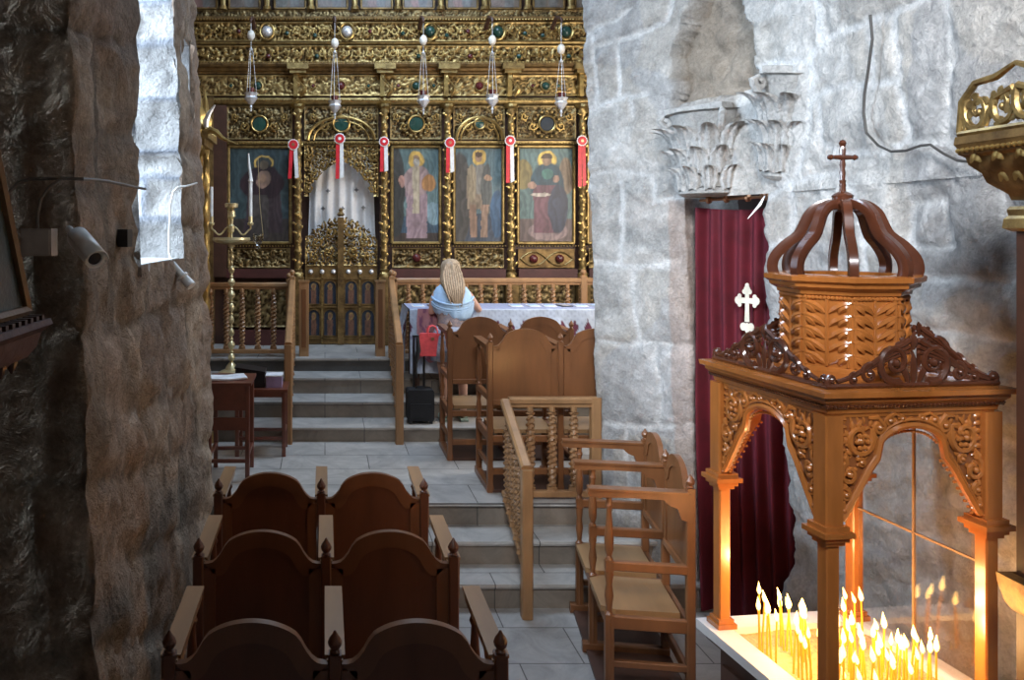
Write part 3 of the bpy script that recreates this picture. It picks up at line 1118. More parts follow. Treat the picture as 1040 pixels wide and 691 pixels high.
# cornice
b = MB()
prof = [(0, 1.85), (.048, 1.85), (.05, 1.862), (.056, 1.866), (.06, 1.885), (.075, 1.905), (.082, 1.912), (.083, 1.922), (.098, 1.928), (.10, 1.946), (.085, 1.95), (0, 1.955)]
def mitred(b, prof, half, zoff=0):
    """profile (out, z) swept round a square, mitred"""
    vs, fs = [], []
    n = len(prof)
    for sx, sy in ((-1, -1), (1, -1), (1, 1), (-1, 1)):
        for x, z in prof:
            vs.append((sx * (half + x), sy * (half + x), z + zoff))
    for c in range(4):
        d = (c + 1) % 4
        for i in range(n - 1):
            fs.append((c * n + i, d * n + i, d * n + i + 1, c * n + i + 1))
    return b.add(vs, fs)
H0 = S - .035
mitred(b, [(p[0], p[1]) for p in prof], H0)
b.box((0, 0, 1.95), (2 * H0 + .06, 2 * H0 + .06, .012))
b.box((0, 0, 1.855), (2 * H0, 2 * H0, .012))
corn = b.build('cornice', KW, kiosk)
b = MB()
for i in range(4):
    R = Matrix.Rotation(i * PI / 2, 3, 'Z')
    for k in range(46):
        x = (-.39 + .78 * k / 45) * .87
        b.box(R @ Vector((x, -(H0 + .066), 1.893)), (.009, .012, .014), R.to_3x3() @ Matrix.Rotation(.7, 3, 'X'))
b.build('dentil_band', KD, corn)

# openwork crest on each side
for i in range(4):
    R = Matrix.Rotation(i * PI / 2, 3, 'Z')
    u = R @ Vector((.9, 0, 0))
    v = Vector((0, 0, 1))
    outn = R @ Vector((0, -1, 0))
    o = outn * (H0 + .055) + Vector((0, 0, 1.957))
    b = MB()
    for s_ in (-1, 1):
        us = u * s_
        for (r_, w_) in ((1.0, .0135), (.82, .008)):
            P = []
            for (x, z) in scroll_pts(.082, .082, .074 * r_, 1.45 if r_ == 1 else .8, -1.9, 1, 26, .86 if r_ == 1 else .25):
                P.append(o + us * x + v * z + outn * .004)
            b.tube(P, [w_ * (1 - .4 * k / 26) for k in range(27)], 7, .9, outn)
        b.ball(o + us * .082 + v * .082 + outn * .006, .016, 8)
        # long double-ribbed tail sweeping down to the corner volute
        for (dz, w_) in ((0, .012), (-.022, .009), (-.042, .007)):
            P = []
            for k in range(17):
                t = k / 16
                x = .02 + .305 * t
                z = .160 + dz + (-.14 - dz * .9) * (t ** .8) * (1 + .35 * math.sin(PI * t)) + .03 * math.sin(PI * t)
                P.append(o + us * x + v * max(z, .006) + outn * .002)
            b.tube(P, [w_ * (1 - .35 * k / 16) for k in range(17)], 7, .9, outn)
        P = [o + us * x + v * z for (x, z) in scroll_pts(.345, .024, .024, 1.2, -2.2, 1, 14)]
        b.tube(P, [.011 - .0004 * k for k in range(15)], 7, .9, outn)
        b.ball(o + us * .345 + v * .026, .012, 7)
        scroll(b, o, us, v, (.19, .045), .036, 1.3, 2.0, -1, .010, 0, None, nrm=outn)
        scroll(b, o, us, v, (.255, .028), .022, 1.2, 2.0, -1, .008, 0, None, nrm=outn)
        for k in range(4):
            leaf(b, o, us, v, outn, (.03 + .012 * k, .135 - .004 * k), PI / 2 - .35 - .35 * k, .045 - .005 * k, .013, -.7)
        leaf(b, o, us, v, outn, (.02, .0), PI / 2 - .25, .10, .014, -.5)
    leaf(b, o, u, v, outn, (0, .125), PI / 2, .06, .017, 0)
    leaf(b, o, u, v, outn, (0, .0), PI / 2, .12, .015, 0)
    b.tube([o + u * (-.37) + v * .004, o + u * .37 + v * .004], .010, 6)
    b.build('crest', KD, kiosk)

# octagonal drum with leaf panels
def octa(r, a0=PI / 8):
    return [(r * math.cos(a0 + k * PI / 4), r * math.sin(a0 + k * PI / 4)) for k in range(8)]
b = MB()
def oct_prof(b, prof):
    vs, fs = [], []
    n = len(prof)
    for k in range(8):
        a = PI / 8 - .157 + k * PI / 4
        for r, z in prof:
            vs.append((r * math.cos(a), r * math.sin(a), z))
    for k in range(8):
        q = (k + 1) % 8
        for i in range(n - 1):
            fs.append((k * n + i, q * n + i, q * n + i + 1, k * n + i + 1))
    fs.append(tuple(k * n for k in range(7, -1, -1)))
    return b.add(vs, fs)
RD = .212
oct_prof(b, [(RD + .025, 1.955), (RD + .025, 1.975), (RD, 1.99), (RD, 2.255), (RD + .012, 2.262), (RD + .015, 2.275), (RD + .04, 2.29), (RD + .042, 2.302),
             (RD + .058, 2.312), (RD + .06, 2.33), (RD + .045, 2.336), (RD - .03, 2.336), (RD - .03, 2.30)])
drum = b.build('octagonal_drum', KW, kiosk)
for k in range(8):
    a = k * PI / 4 - .157
    n_ = Vector((math.cos(a), math.sin(a), 0))
    u = Vector((-math.sin(a), math.cos(a), 0))
    v = Vector((0, 0, 1))
    ap = RD * math.cos(PI / 8)
    o = n_ * (ap + .002)
    b = MB()
    hw = .07
    for s_ in (-1, 1):
        for q in range(5):
            z = 2.0 + .048 * q
            for (x0, an, L_, cu) in ((.006, .80, .088, -.5), (.040, 1.15, .05, -.8)):
                leaf(b, o, u * s_, v, n_, (x0, z), an, L_, .0135, cu, .9)
        b.tube([o + u * s_ * hw + v * 1.995, o + u * s_ * hw + v * 2.245], .006, 5)
    b.tube([o + v * 1.995, o + v * 2.245], .006, 5)
    for q in range(12):
        b.ball(o + u * (-.072 + .144 * q / 11) + v * 2.25, .0085, 6)
    b.build('leaf_panel', KW, drum)
# crown of eight S-shaped ribs
for k in range(8):
    a = PI / 8 - .157 + k * PI / 4
    n_ = Vector((math.cos(a), math.sin(a), 0))
    side = Vector((-math.sin(a), math.cos(a), 0))
    P = []
    for j in range(19):
        t = j / 18
        r = .262 - .005 * t
        z = 2.335 + .29 * t
        # ogee: bulges low, pinches towards the hub
        r = .255 * (1 - t) ** .0
        r = .258 + .028 * math.sin(PI * min(t / .45, 1)) if t < .25 else 0
        P.append(None)
    ctrl = [(.236, 2.33), (.242, 2.36), (.232, 2.40), (.197, 2.445), (.152, 2.485), (.13, 2.53), (.112, 2.57), (.078, 2.60), (.03, 2.61)]
    P, T = [], []
    for (r, z) in ctrl:
        P.append(n_ * r + Vector((0, 0, z)))
    # smooth through the controls
    Q = []
    for j in range(len(P) - 1):
        p0, p1, p2, p3 = P[max(j - 1, 0)], P[j], P[j + 1], P[min(j + 2, len(P) - 1)]
        for e in range(3):
            t = e / 3
            Q.append(.5 * ((2 * p1) + (p2 - p0) * t + (2 * p0 - 5 * p1 + 4 * p2 - p3) * t * t + (3 * p1 - p0 - 3 * p2 + p3) * t ** 3))
    Q.append(P[-1])
    b = MB()
    vs, fs = [], []
    for j, p in enumerate(Q):
        tt = (Q[min(j + 1, len(Q) - 1)] - Q[max(j - 1, 0)]).normalized()
        w = side
        h_ = tt.cross(w).normalized()
        for (x, y) in ((-.014, -.019), (.014, -.019), (.019, 0), (.014, .019), (-.014, .019), (-.019, 0)):
            vs.append(p + w * x + h_ * y)
    for j in range(len(Q) - 1):
        for e in range(6):
            f = (e + 1) % 6
            fs.append((j * 6 + e, j * 6 + f, j * 6 + 6 + f, j * 6 + 6 + e))
    fs += [(5, 4, 3, 2, 1, 0), tuple(range((len(Q) - 1) * 6, len(Q) * 6))]
    b.add(vs, fs)
    b.build('crown_rib', KD, kiosk)
b = MB().lathe([(2.575, .02), (2.585, .045), (2.605, .055), (2.618, .05), (2.628, .035), (2.64, .038), (2.65, .026), (2.656, .012), (2.68, .009), (2.70, .012)], n=20)
hub = b.build('crown_hub', KD, kiosk)
b = MB()
pr = [(0, .008), (.02, .012), (.04, .008), (.07, .011), (.085, .008), (.1, .011), (.12, .008), (.16, .012), (.172, .009), (.186, .014), (.196, .009), (.2, .002)]
b.lathe(pr, (0, 0, 2.66), 10)
rz90 = Matrix.Rotation(PI / 2, 3, 'Y')
arm = [(-.064, .002), (-.06, .009), (-.05, .012), (-.042, .008), (-.02, .01), (0, .012), (.02, .01), (.042, .008), (.05, .012), (.06, .009), (.064, .002)]
b.lathe(arm, (0, 0, 2.79), 10, rz90)
b.build('cross', KD, kiosk)

# base: cabinet, marble tray rim, sand
b = MB()
b.box((0, 0, .4), (.62, .62, .74)).box((0, 0, .04), (.7, .7, .08)).box((0, 0, .765), (.7, .7, .03))
for i in range(4):
    R = Matrix.Rotation(i * PI / 2, 3, 'Z')
    for x in (-.18, .18):
        b.box(R @ Vector((x * .85, -.315, .42)), (.25, .02, .5), R.to_3x3())
b.build('cabinet', M['dark_wood'], kiosk)
b = MB()
for i in range(4):
    R = Matrix.Rotation(i * PI / 2, 3, 'Z')
    b.box(R @ Vector((.0, -.33, .80 + .0005 * i)), (.76, .098, .04), R.to_3x3())
b.build('marble_rim', M['marble_white'], kiosk, smooth=0)
n_ = 60
gx, gy = np.meshgrid(np.linspace(-.285, .285, n_), np.linspace(-.285, .285, n_), indexing='ij')
gz = .795 + .006 * fbm(gx * 30, gy * 30, gx * 0, 3)
sand = grid('sand_bed', gx, gy, gz, M['sand'], kiosk)

# ------------------------------------------------------------------ candles
wax = mat('beeswax', (.72, .30, .02), .45, bump=0)
nt = wax.node_tree
pb = nt.nodes['Principled BSDF']
pb.inputs['Subsurface Weight'].default_value = .0
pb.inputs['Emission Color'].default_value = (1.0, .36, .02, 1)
pb.inputs['Emission Strength'].default_value = .55  # flame light on the wax imitated by a faint glow of its own
flame_m = mat('candle_flame', (1, .8, .4), .5, bump=0, emis=(1.0, .62, .16), estr=4.6)
wick_m = M['black_plastic']


def flame_mb(lean=(0, 0), s=1.0):
    b = MB()
    pr = [(0, .0015), (.004, .0045), (.010, .0066), (.018, .0062), (.027, .004), (.036, .0018), (.043, .0003)]
    vs = []
    n = 8
    for z, r in pr:
        for k in range(n):
            a = 2 * PI * k / n
            e = (z / .043) ** 1.6
            vs.append((r * s * math.cos(a) + lean[0] * e, r * s * math.sin(a) + lean[1] * e, z * s))
    fs = [(i * n + k, i * n + (k + 1) % n, (i + 1) * n + (k + 1) % n, (i + 1) * n + k) for i in range(len(pr) - 1) for k in range(n)]
    fs += [tuple(range(n - 1, -1, -1)), tuple(range((len(pr) - 1) * n, len(pr) * n))]
    return b.add(vs, fs)


# flame tops as seen: (px, py) of the photograph, then estimated height above the sand
FL = [(771, 596, .25), (774, 604, .235), (772, 612, .2), (779, 616, .18), (783, 615, .2), (796, 602, .22), (799, 610, .19), (804, 612, .2), (793, 608, .18),
      (813, 612, .2), (819, 615, .18), (822, 622, .17), (816, 620, .19), (845, 597, .22), (860, 600, .21), (858, 614, .19), (868, 604, .2), (876, 603, .2),
      (848, 622, .18), (851, 625, .2), (856, 630, .17), (862, 626, .2), (866, 634, .18), (870, 628, .19), (887, 630, .2), (897, 629, .19),
      (843, 632, .2), (845, 643, .18), (849, 640, .21), (857, 645, .18), (864, 645, .2), (872, 640, .2), (876, 650, .18), (880, 652, .2),
      (888, 639, .2), (905, 648, .2), (909, 645, .18), (913, 650, .19), (918, 653, .17), (921, 650, .2), (925, 640, .22), (929, 643, .2), (931, 660, .18),
      (942, 642, .2), (946, 655, .18), (951, 653, .19), (936, 655, .2), (815, 644, .2), (820, 650, .18), (824, 640, .2), (811, 634, .19), (806, 628, .2),
      (893, 657, .2), (900, 662, .18), (884, 664, .19), (874, 668, .2), (866, 664, .18), (857, 660, .2), (850, 664, .19), (896, 650, .18), (788, 624, .18), (836, 626, .19), (833, 640, .2), (838, 655, .2), (912, 668, .2), (905, 672, .18),
      (858, 682, .2), (872, 685, .2), (889, 684, .2), (925, 676, .18), (845, 676, .19)]
rngc = random.Random(5)
inv = Matrix.Rotation(-KA, 3, 'Z')
CL = {'a': ('thin yellow lit candle in the small bunch at the left end of the sand tray', 'lit candles at the left end of the tray'),
      'b': ('thin yellow lit candle in the dense bunch at the middle of the sand tray', 'lit candles in the middle of the tray'),
      'c': ('thin yellow lit candle standing towards the right end of the sand tray', 'lit candles at the right end of the tray')}
made = {}
for i, (px, py, hh) in enumerate(FL):
    for tr in range(40):
        z = .80 + hh
        d = (HC - z) * F / (py + 4 - VY)
        p = W(px, py + 4, d)
        q = inv @ (p - KC)
        if abs(q.x) < .27 and abs(q.y) < .27:
            break
        # slide the height until the foot falls inside the tray
        hh += .006 if (q.y > .27 or q.x > .27) else -.006
        hh = min(max(hh, .08), .42)
    q.x = min(max(q.x, -.268), .268)
    q.y = min(max(q.y, -.268), .268)
    key = 'a' if px < 830 else ('b' if px < 915 else 'c')
    t = thing('lit_candle', CL[key][0], 'candle', KC + Matrix.Rotation(KA, 3, 'Z') @ Vector((q.x, q.y, .801)), 0, CL[key][1])
    lx, ly = rngc.uniform(-.012, .012), rngc.uniform(-.012, .012)
    h = hh - .02
    b = MB().tube([(0, 0, 0), (lx * .3, ly * .3, h * .5), (lx, ly, h)], [.0042, .004, .0034], 7)
    b.build('wax_stick', wax, t)
    fl = rngc.choice((-.006, -.01, .004, -.012, -.004))
    fo = flame_mb((fl, rngc.uniform(-.004, .004)), rngc.uniform(1.0, 1.45)).build('flame', flame_m, t)
    fo.location = (lx, ly, h + .002)
    MB().tube([(lx, ly, h - .002), (lx + .001, ly, h + .005)], .0008, 4).build('wick', wick_m, t)
    if i in (5, 11, 20, 28, 36, 44, 52, 60):
        l = bpy.data.lights.new('candle_light', 'POINT')
        l.energy = 3.6
        l.color = (1.0, .56, .22)
        l.shadow_soft_size = .03
        lo = bpy.data.objects.new('candle_light', l)
        lo.location = (lx, ly, h + .06)
        lo.parent = t
        COL.objects.link(lo)

# polished sheet on the wall behind the kiosk, catching the flames
glass = mat('clear_sheet', (.75, .68, .6), .06, bump=.04, bdist=.002, scale=6)
nt = glass.node_tree
pb = nt.nodes['Principled BSDF']
tr = nt.nodes.new('ShaderNodeBsdfTransparent')
tr.inputs[0].default_value = (.98, .96, .94, 1)
gl = nt.nodes.new('ShaderNodeBsdfGlossy')
gl.inputs['Roughness'].default_value = .05
mx = nt.nodes.new('ShaderNodeMixShader')
mx.inputs[0].default_value = .16
nt.links.new(tr.outputs[0], mx.inputs[1])
nt.links.new(gl.outputs[0], mx.inputs[2])
nt.links.new(mx.outputs[0], nt.nodes['Material Output'].inputs[0])
for (y0, y1) in ((-S + .026, -.003), (.003, S - .026)):
    MB().box((S, (y0 + y1) / 2, 1.065), (.004, y1 - y0, .47)).build('glass_pane', glass, kiosk, smooth=0)
    MB().box((S, (y0 + y1) / 2, 1.55), (.004, y1 - y0, .48)).build('glass_pane', glass, kiosk, smooth=0)
MB().box((S, 0, 1.3), (.010, .007, .98)).build('pane_strip', M['seat_wood'], kiosk)
MB().box((S, 0, 1.305), (.010, 2 * S - .05, .007)).build('pane_strip', M['seat_wood'], kiosk)


# ------------------------------------------------------------------ iconostasis
ID = 9.9
PXM = ID / F
def IX(px): return (px - VX) * PXM
def IZ(py): return HC - (py - VY) * PXM
ico = thing('iconostasis', 'tall gilded carved icon screen across the end of the nave', 'icon screen', (0, ID, 1.10))
IO = Vector((0, ID, 1.10))


def swirl(U, V, s, seed=0):
    """leafy carving height 0..1: pinwheel leaves in a jittered cell net"""
    cu, cv = np.floor(U / s), np.floor(V / s)
    best = np.full(U.shape, 1e9)
    out = np.zeros(U.shape)
    for du in (-1, 0, 1):
        for dv in (-1, 0, 1):
            a, b = cu + du, cv + dv
            ox = (a + .5 + .35 * (h3(a, b, a * 0 + seed) - .5)) * s
            oy = (b + .5 + .35 * (h3(a, b, a * 0 + seed + 5) - .5)) * s
            x, y = U - ox, V - oy
            r = np.hypot(x, y)
            th = np.arctan2(y, x)
            sg = np.where((a + b) % 2 == 0, 1, -1)
            h = .5 + .5 * np.cos(3 * th * sg + 9 * r / s)
            h = h * np.clip(r / (.12 * s), 0, 1) + np.clip(1 - r / (.13 * s), 0, 1)
            m = r < best
            out = np.where(m, h, out)
            best = np.minimum(best, r)
    return out ** .8


def relief(name, x0, x1, z0, z1, y, m, parent, s=.12, depth=.035, res=.011, seed=0, mask=None):
    nx, nz = max(2, int((x1 - x0) / res)), max(2, int((z1 - z0) / res))
    X, Z = np.meshgrid(np.linspace(x0, x1, nx + 1), np.linspace(z0, z1, nz + 1), indexing='ij')
    w1, w2 = fbm(X / s * 1.3, Z / s * 1.3, X * 0 + seed, 2), fbm(X / s * 1.3 + 9, Z / s * 1.3, X * 0 + seed, 2)
    XX, ZZ = X + w1 * s * .22, Z + w2 * s * .22
    H = np.maximum(swirl(XX, ZZ, s, seed), .8 * swirl(XX, ZZ, s * .52, seed + 9))
    H = np.clip(H * (.72 + .45 * fbm(X * 22, Z * 22, X * 0 + seed, 2)), 0, 1.1)
    edge = np.minimum(np.minimum(X - x0, x1 - X), np.minimum(Z - z0, z1 - Z))
    H = np.where(edge < .012, .9, H)
    Y = y - depth * H
    keep = None
    if mask is not None:
        cx, cz = (X[:-1, :-1] + X[1:, 1:]) / 2, (Z[:-1, :-1] + Z[1:, 1:]) / 2
        keep = mask(cx, cz) & (swirl(cx, cz, s, seed) > .18) if 'openwork' in name else mask(cx, cz)
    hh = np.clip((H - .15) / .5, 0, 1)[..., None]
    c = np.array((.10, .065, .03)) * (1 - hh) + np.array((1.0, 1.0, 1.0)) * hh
    return grid(name, X, Y - IO.y, Z - IO.z, m, parent, keep=keep, cols=c)


M['relief'] = mat('carved_gilding', (.56, .40, .16), .4, .75, scale=10, bump=.3, bdist=.005, attr=True, base2=(.26, .15, .045))
M['relief_dim'] = mat('carved_dim_gilding', (.36, .26, .11), .45, .65, scale=10, bump=.3, bdist=.005, attr=True, base2=(.13, .08, .03))


def ibox(name, px0, px1, py0, py1, y0, y1, m, parent=None, smooth=30):
    x0, x1, z0, z1 = IX(px0), IX(px1), IZ(py1), IZ(py0)
    return MB().box(((x0 + x1) / 2, (y0 + y1) / 2, (z0 + z1) / 2 - 1.10), (x1 - x0, y1 - y0, z1 - z0)).build(name, m, parent or ico, smooth)


XL, XR = IX(178), IX(652)
PL, PR = 178, 652
# dark wooden carcass behind everything, leaving the doorway free
b = MB()
for (a, c, e, f) in ((178, 306, -120, 352), (386, 652, -120, 352), (306, 386, -120, 146)):
    x0, x1, z0, z1 = IX(a), IX(c), IZ(f), IZ(e)
    b.box(((x0 + x1) / 2, .09, (z0 + z1) / 2 - 1.1), (x1 - x0, .1, z1 - z0))
b.build('carcass', M['dark_wood'], ico)


def mould(name, py, prof, m):
    z = IZ(py) - 1.10
    return MB().extrude([(a, b_) for a, b_ in prof], (XL, 0, z), (XR, 0, z), (0, -1, 0)).build(name, m, ico, smooth=25)


# cornices (out, up)
mould('cornice', 76, [(-.04, 0), (.05, 0), (.06, .02), (.09, .035), (.10, .06), (.15, .075), (.17, .1), (.17, .122), (-.04, .122)], M['gold_dark'])
mould('cornice', 47, [(-.04, 0), (.09, 0), (.105, .012), (.11, .03), (-.04, .035)], M['gold'])
mould('cornice', 24, [(-.04, 0), (.12, 0), (.15, .02), (.155, .05), (-.04, .055)], M['gold_dark'])
mould('cornice', 107, [(-.04, 0), (.06, 0), (.08, .02), (.09, .05), (.075, .08), (-.04, .085)], M['gold'])
mould('cornice', 147, [(-.04, 0), (.03, 0), (.045, .015), (.045, .04), (-.04, .045)], M['gold'])
mould('cornice', -22, [(-.04, 0), (.12, 0), (.2, .1), (.2, .2), (-.04, .22)], M['gold_dark'])
for py, out in ((103, .095), (146, .05), (250, .03), (23, .157), (66, .172)):
    b = MB()
    z = IZ(py) - 1.10
    n = int((XR - XL) / .036)
    for k in range(n):
        x = XL + .018 + .036 * k
        if py in (250,) and IX(306) < x < IX(386):
            continue
        b.lathe([(-.011, .002), (-.006, .01), (.006, .01), (.011, .002)], (x, -out, z), 5)
    tag(b.build('bead_row', M['gold_bright'], ico), kind='stuff')
# carved friezes
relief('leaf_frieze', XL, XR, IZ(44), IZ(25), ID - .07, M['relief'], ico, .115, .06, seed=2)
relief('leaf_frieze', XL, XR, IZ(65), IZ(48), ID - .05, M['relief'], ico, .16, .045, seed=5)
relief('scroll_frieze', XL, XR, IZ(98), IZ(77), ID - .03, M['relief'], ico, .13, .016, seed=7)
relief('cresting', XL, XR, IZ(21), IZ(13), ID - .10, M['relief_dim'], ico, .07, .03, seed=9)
# relief waves on the leaf frieze: S-curves
b = MB()
for k in range(40):
    x = XL + .07 + k * .145
    if x > XR - .1:
        break
    z = IZ(56) - 1.10
    scroll(b, (x, -.105, z), (1, 0, 0), (0, 0, 1), (.0, .0), .052, 1.1, .6 + PI * (k % 2), 1 if k % 2 else -1, .013, 3, None, .8, False, 12)
b.build('frieze_scrolls', M['gold_bright'], ico)
b = MB()
for k in range(40):
    x = XL + .06 + k * .12
    if x > XR - .1:
        break
    z = IZ(34.5) - 1.10
    scroll(b, (x, -.14, z), (1, 0, 0), (0, 0, 1), (.0, .0), .062, 1.2, 1.2 + PI * (k % 2), 1 if k % 2 else -1, .011, 4, None, .8, False, 12)
b.build('frieze_scrolls', M['gold_bright'], ico)

COLS = [225, 303, 390, 454, 518, 590]
BAYS = [(232, 295, 'virgin'), (398, 447, 'bishop'), (461, 511, 'warrior'), (526, 583, 'christ'), (597, 645, 'angel')]
# column brackets under the cornice, columns
ibox('dark_border', 218, 231, 108, 281, -.10, .02, M['dark_wood'])
for i, px in enumerate(COLS[1:] + [648]):
    x = IX(px)
    b = MB()
    b.box((x, -.10, IZ(70) - 1.10), (.26, .2, .07)).box((x, -.09, IZ(74.5) - 1.1), (.2, .16, .05))
    b.build('bracket', M['gold'], ico)
    b = MB()
    b.box((x - .03, -.08, IZ(88) - 1.10), (.05, .1, .28))
    P = [(x + .03 + .05 * math.sin(t * 5.5 / 9), -.10 - .03 * math.sin(t / 9 * PI), IZ(99) - 1.10 + .28 * t / 9) for t in range(10)]
    b.tube(P, [.018 + .01 * math.sin(t) for t in range(10)], 6)
    b.build('console', M['gold_bright'], ico)
    # shaft with carved vine
    b = MB()
    z0, z1 = IZ(281) - 1.10, IZ(107) - 1.10
    pr = [(z0, .065), (z0 + .04, .065), (z0 + .06, .045), (z0 + .09, .055), (z0 + .1, .042)]
    for k in range(60):
        zz = z0 + .12 + (z1 - z0 - .24) * k / 59
        pr.append((zz, .041 + .006 * math.sin(k * 1.3)))
    pr += [(z1 - .1, .06), (z1 - .06, .055), (z1 - .03, .085), (z1, .09)]
    b.lathe(pr, (x, -.06, 0), 12, lobes=3, amp=.13, twist=2 * PI / .3)
    co = b.build('column', M['gold'], ico)
    b = MB()
    for k in range(34):
        zz = z0 + .14 + (z1 - z0 - .28) * k / 33
        a = k * 2.4
        leaf(b, Vector((x, -.115, zz)), Vector((1, 0, 0)), Vector((0, 0, 1)), Vector((0, -1, 0)), (.025 * math.cos(a), 0), PI / 2 + (.9 if k % 2 else -.9), .06, .015, .5)
    b.build('vine_leaves', M['gold_bright'], co)
    # pedestal
    ibox('pedestal', px - 6, px + 6, 281, 352, -.14, .02, M['gold_dark'])
for a, c in ((213, 218),):
    ibox('border', a, c, 100, 352, -.12, .02, M['gold_dark'])

# spandrel zone with arches and bosses
bay_edges = [(178, 219), (231, 297), (309, 384), (396, 448), (460, 512), (524, 584), (596, 643)]
for i, (a, c) in enumerate(bay_edges):
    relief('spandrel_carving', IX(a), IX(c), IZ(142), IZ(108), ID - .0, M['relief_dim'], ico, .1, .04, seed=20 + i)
    cx, hw, hgt = IX((a + c) / 2), (IX(c) - IX(a)) / 2 * .86, .27
    z0 = IZ(143) - 1.10
    if i in (2, 4):
        for rr, th in ((1.04, .02), (.86, .012)):
            P = [(cx + hw * rr * math.cos(t), -.065, z0 + hgt * rr * math.sin(t)) for t in np.linspace(0, PI, 23)]
            MB().tube(P, th, 6).build('arch', M['gold_bright'], ico)
    if i:
        if i not in (2, 4):
            b = MB()
            for q in range(16):
                t = 2 * PI * q / 16
                b.ball((cx + .16 * math.cos(t), -.05, z0 + .2 + .16 * math.sin(t)), .022, 6)
            tag(b.build('rosette_ring', M['gold'], ico), kind='stuff')
        b = MB()
        r = .065 if i == 4 else .10
        z0 += .05
        b.tube([(cx + r * math.cos(t), -.075, z0 + .15 + r * math.sin(t)) for t in np.linspace(0, 2 * PI, 21)], .012, 6)
        ring = b.build('medallion_ring', M['gold_bright'], ico)
        MB().lathe([(0, r * .95), (.012, r * .8), (.018, r * .3), (.02, .002)], (cx, -.06, z0 + .15), 16, Matrix.Rotation(PI / 2, 3, 'X')).build('medallion', M['boss_green'] if i != 5 else M['ground_blue'], ring)
        for s_ in (-1, 1):
            b = MB()
            scroll(b, (cx, -.06, z0 + .1), (s_, 0, 0), (0, 0, 1), (hw * .55, .02), .06, 1.3, 2.5, 1, .012, 5, None, .8, True, 14)
            scroll(b, (cx, -.06, z0 + .2), (s_, 0, 0), (0, 0, 1), (hw * .85, .03), .05, 1.3, 1.5, -1, .011, 5, None, .8, True, 14)
            b.build('spandrel_scrolls', M['gold_bright'], ico)
# bosses in the scroll frieze
for k, px in enumerate((262, 346, 422, 486, 553, 617, 235, 318, 374, 404, 440, 540, 566)):
    big = k < 6
    r = .058 if big else .028
    x, z = IX(px), IZ(88) - 1.10
    b = MB().tube([(x + r * math.cos(t), -.055, z + r * 1.05 * math.sin(t)) for t in np.linspace(0, 2 * PI, 17)], .012 if big else .008, 6)
    rg = b.build('boss_ring', M['gold'], ico)
    MB().ball((x, -.05, z), r * .85, 10).build('boss', M['boss_green'] if k % 2 == 0 else M['boss_red'], rg)
for k, px in enumerate((272, 352, 435, 503, 571)):
    x, z = IX(px), IZ(35) - 1.10
    b = MB().tube([(x + .085 * math.cos(t), -.16, z + .1 * math.sin(t)) for t in np.linspace(0, 2 * PI, 21)], .014, 6)
    rg = b.build('boss_ring', M['gold_bright'], ico)
    MB().ball((x, -.14, z), .07, 12).build('boss', M['silver'] if k in (0, 1) else M['boss_green'], rg)
for k, px in enumerate((244, 292, 320, 375, 408, 452, 473, 530, 548, 598)):
    MB().ball((IX(px), -.15, IZ(35 + (k % 3) * 2) - 1.10), .028, 8).build('boss', M['boss_green'] if k % 3 else M['boss_red'], ico)
for k, px in enumerate((273, 322, 424, 476, 525, 575)):
    MB().ball((IX(px), -.105, IZ(59) - 1.10), .03, 8).build('boss', M['boss_green'] if k % 3 else M['boss_red'], ico)


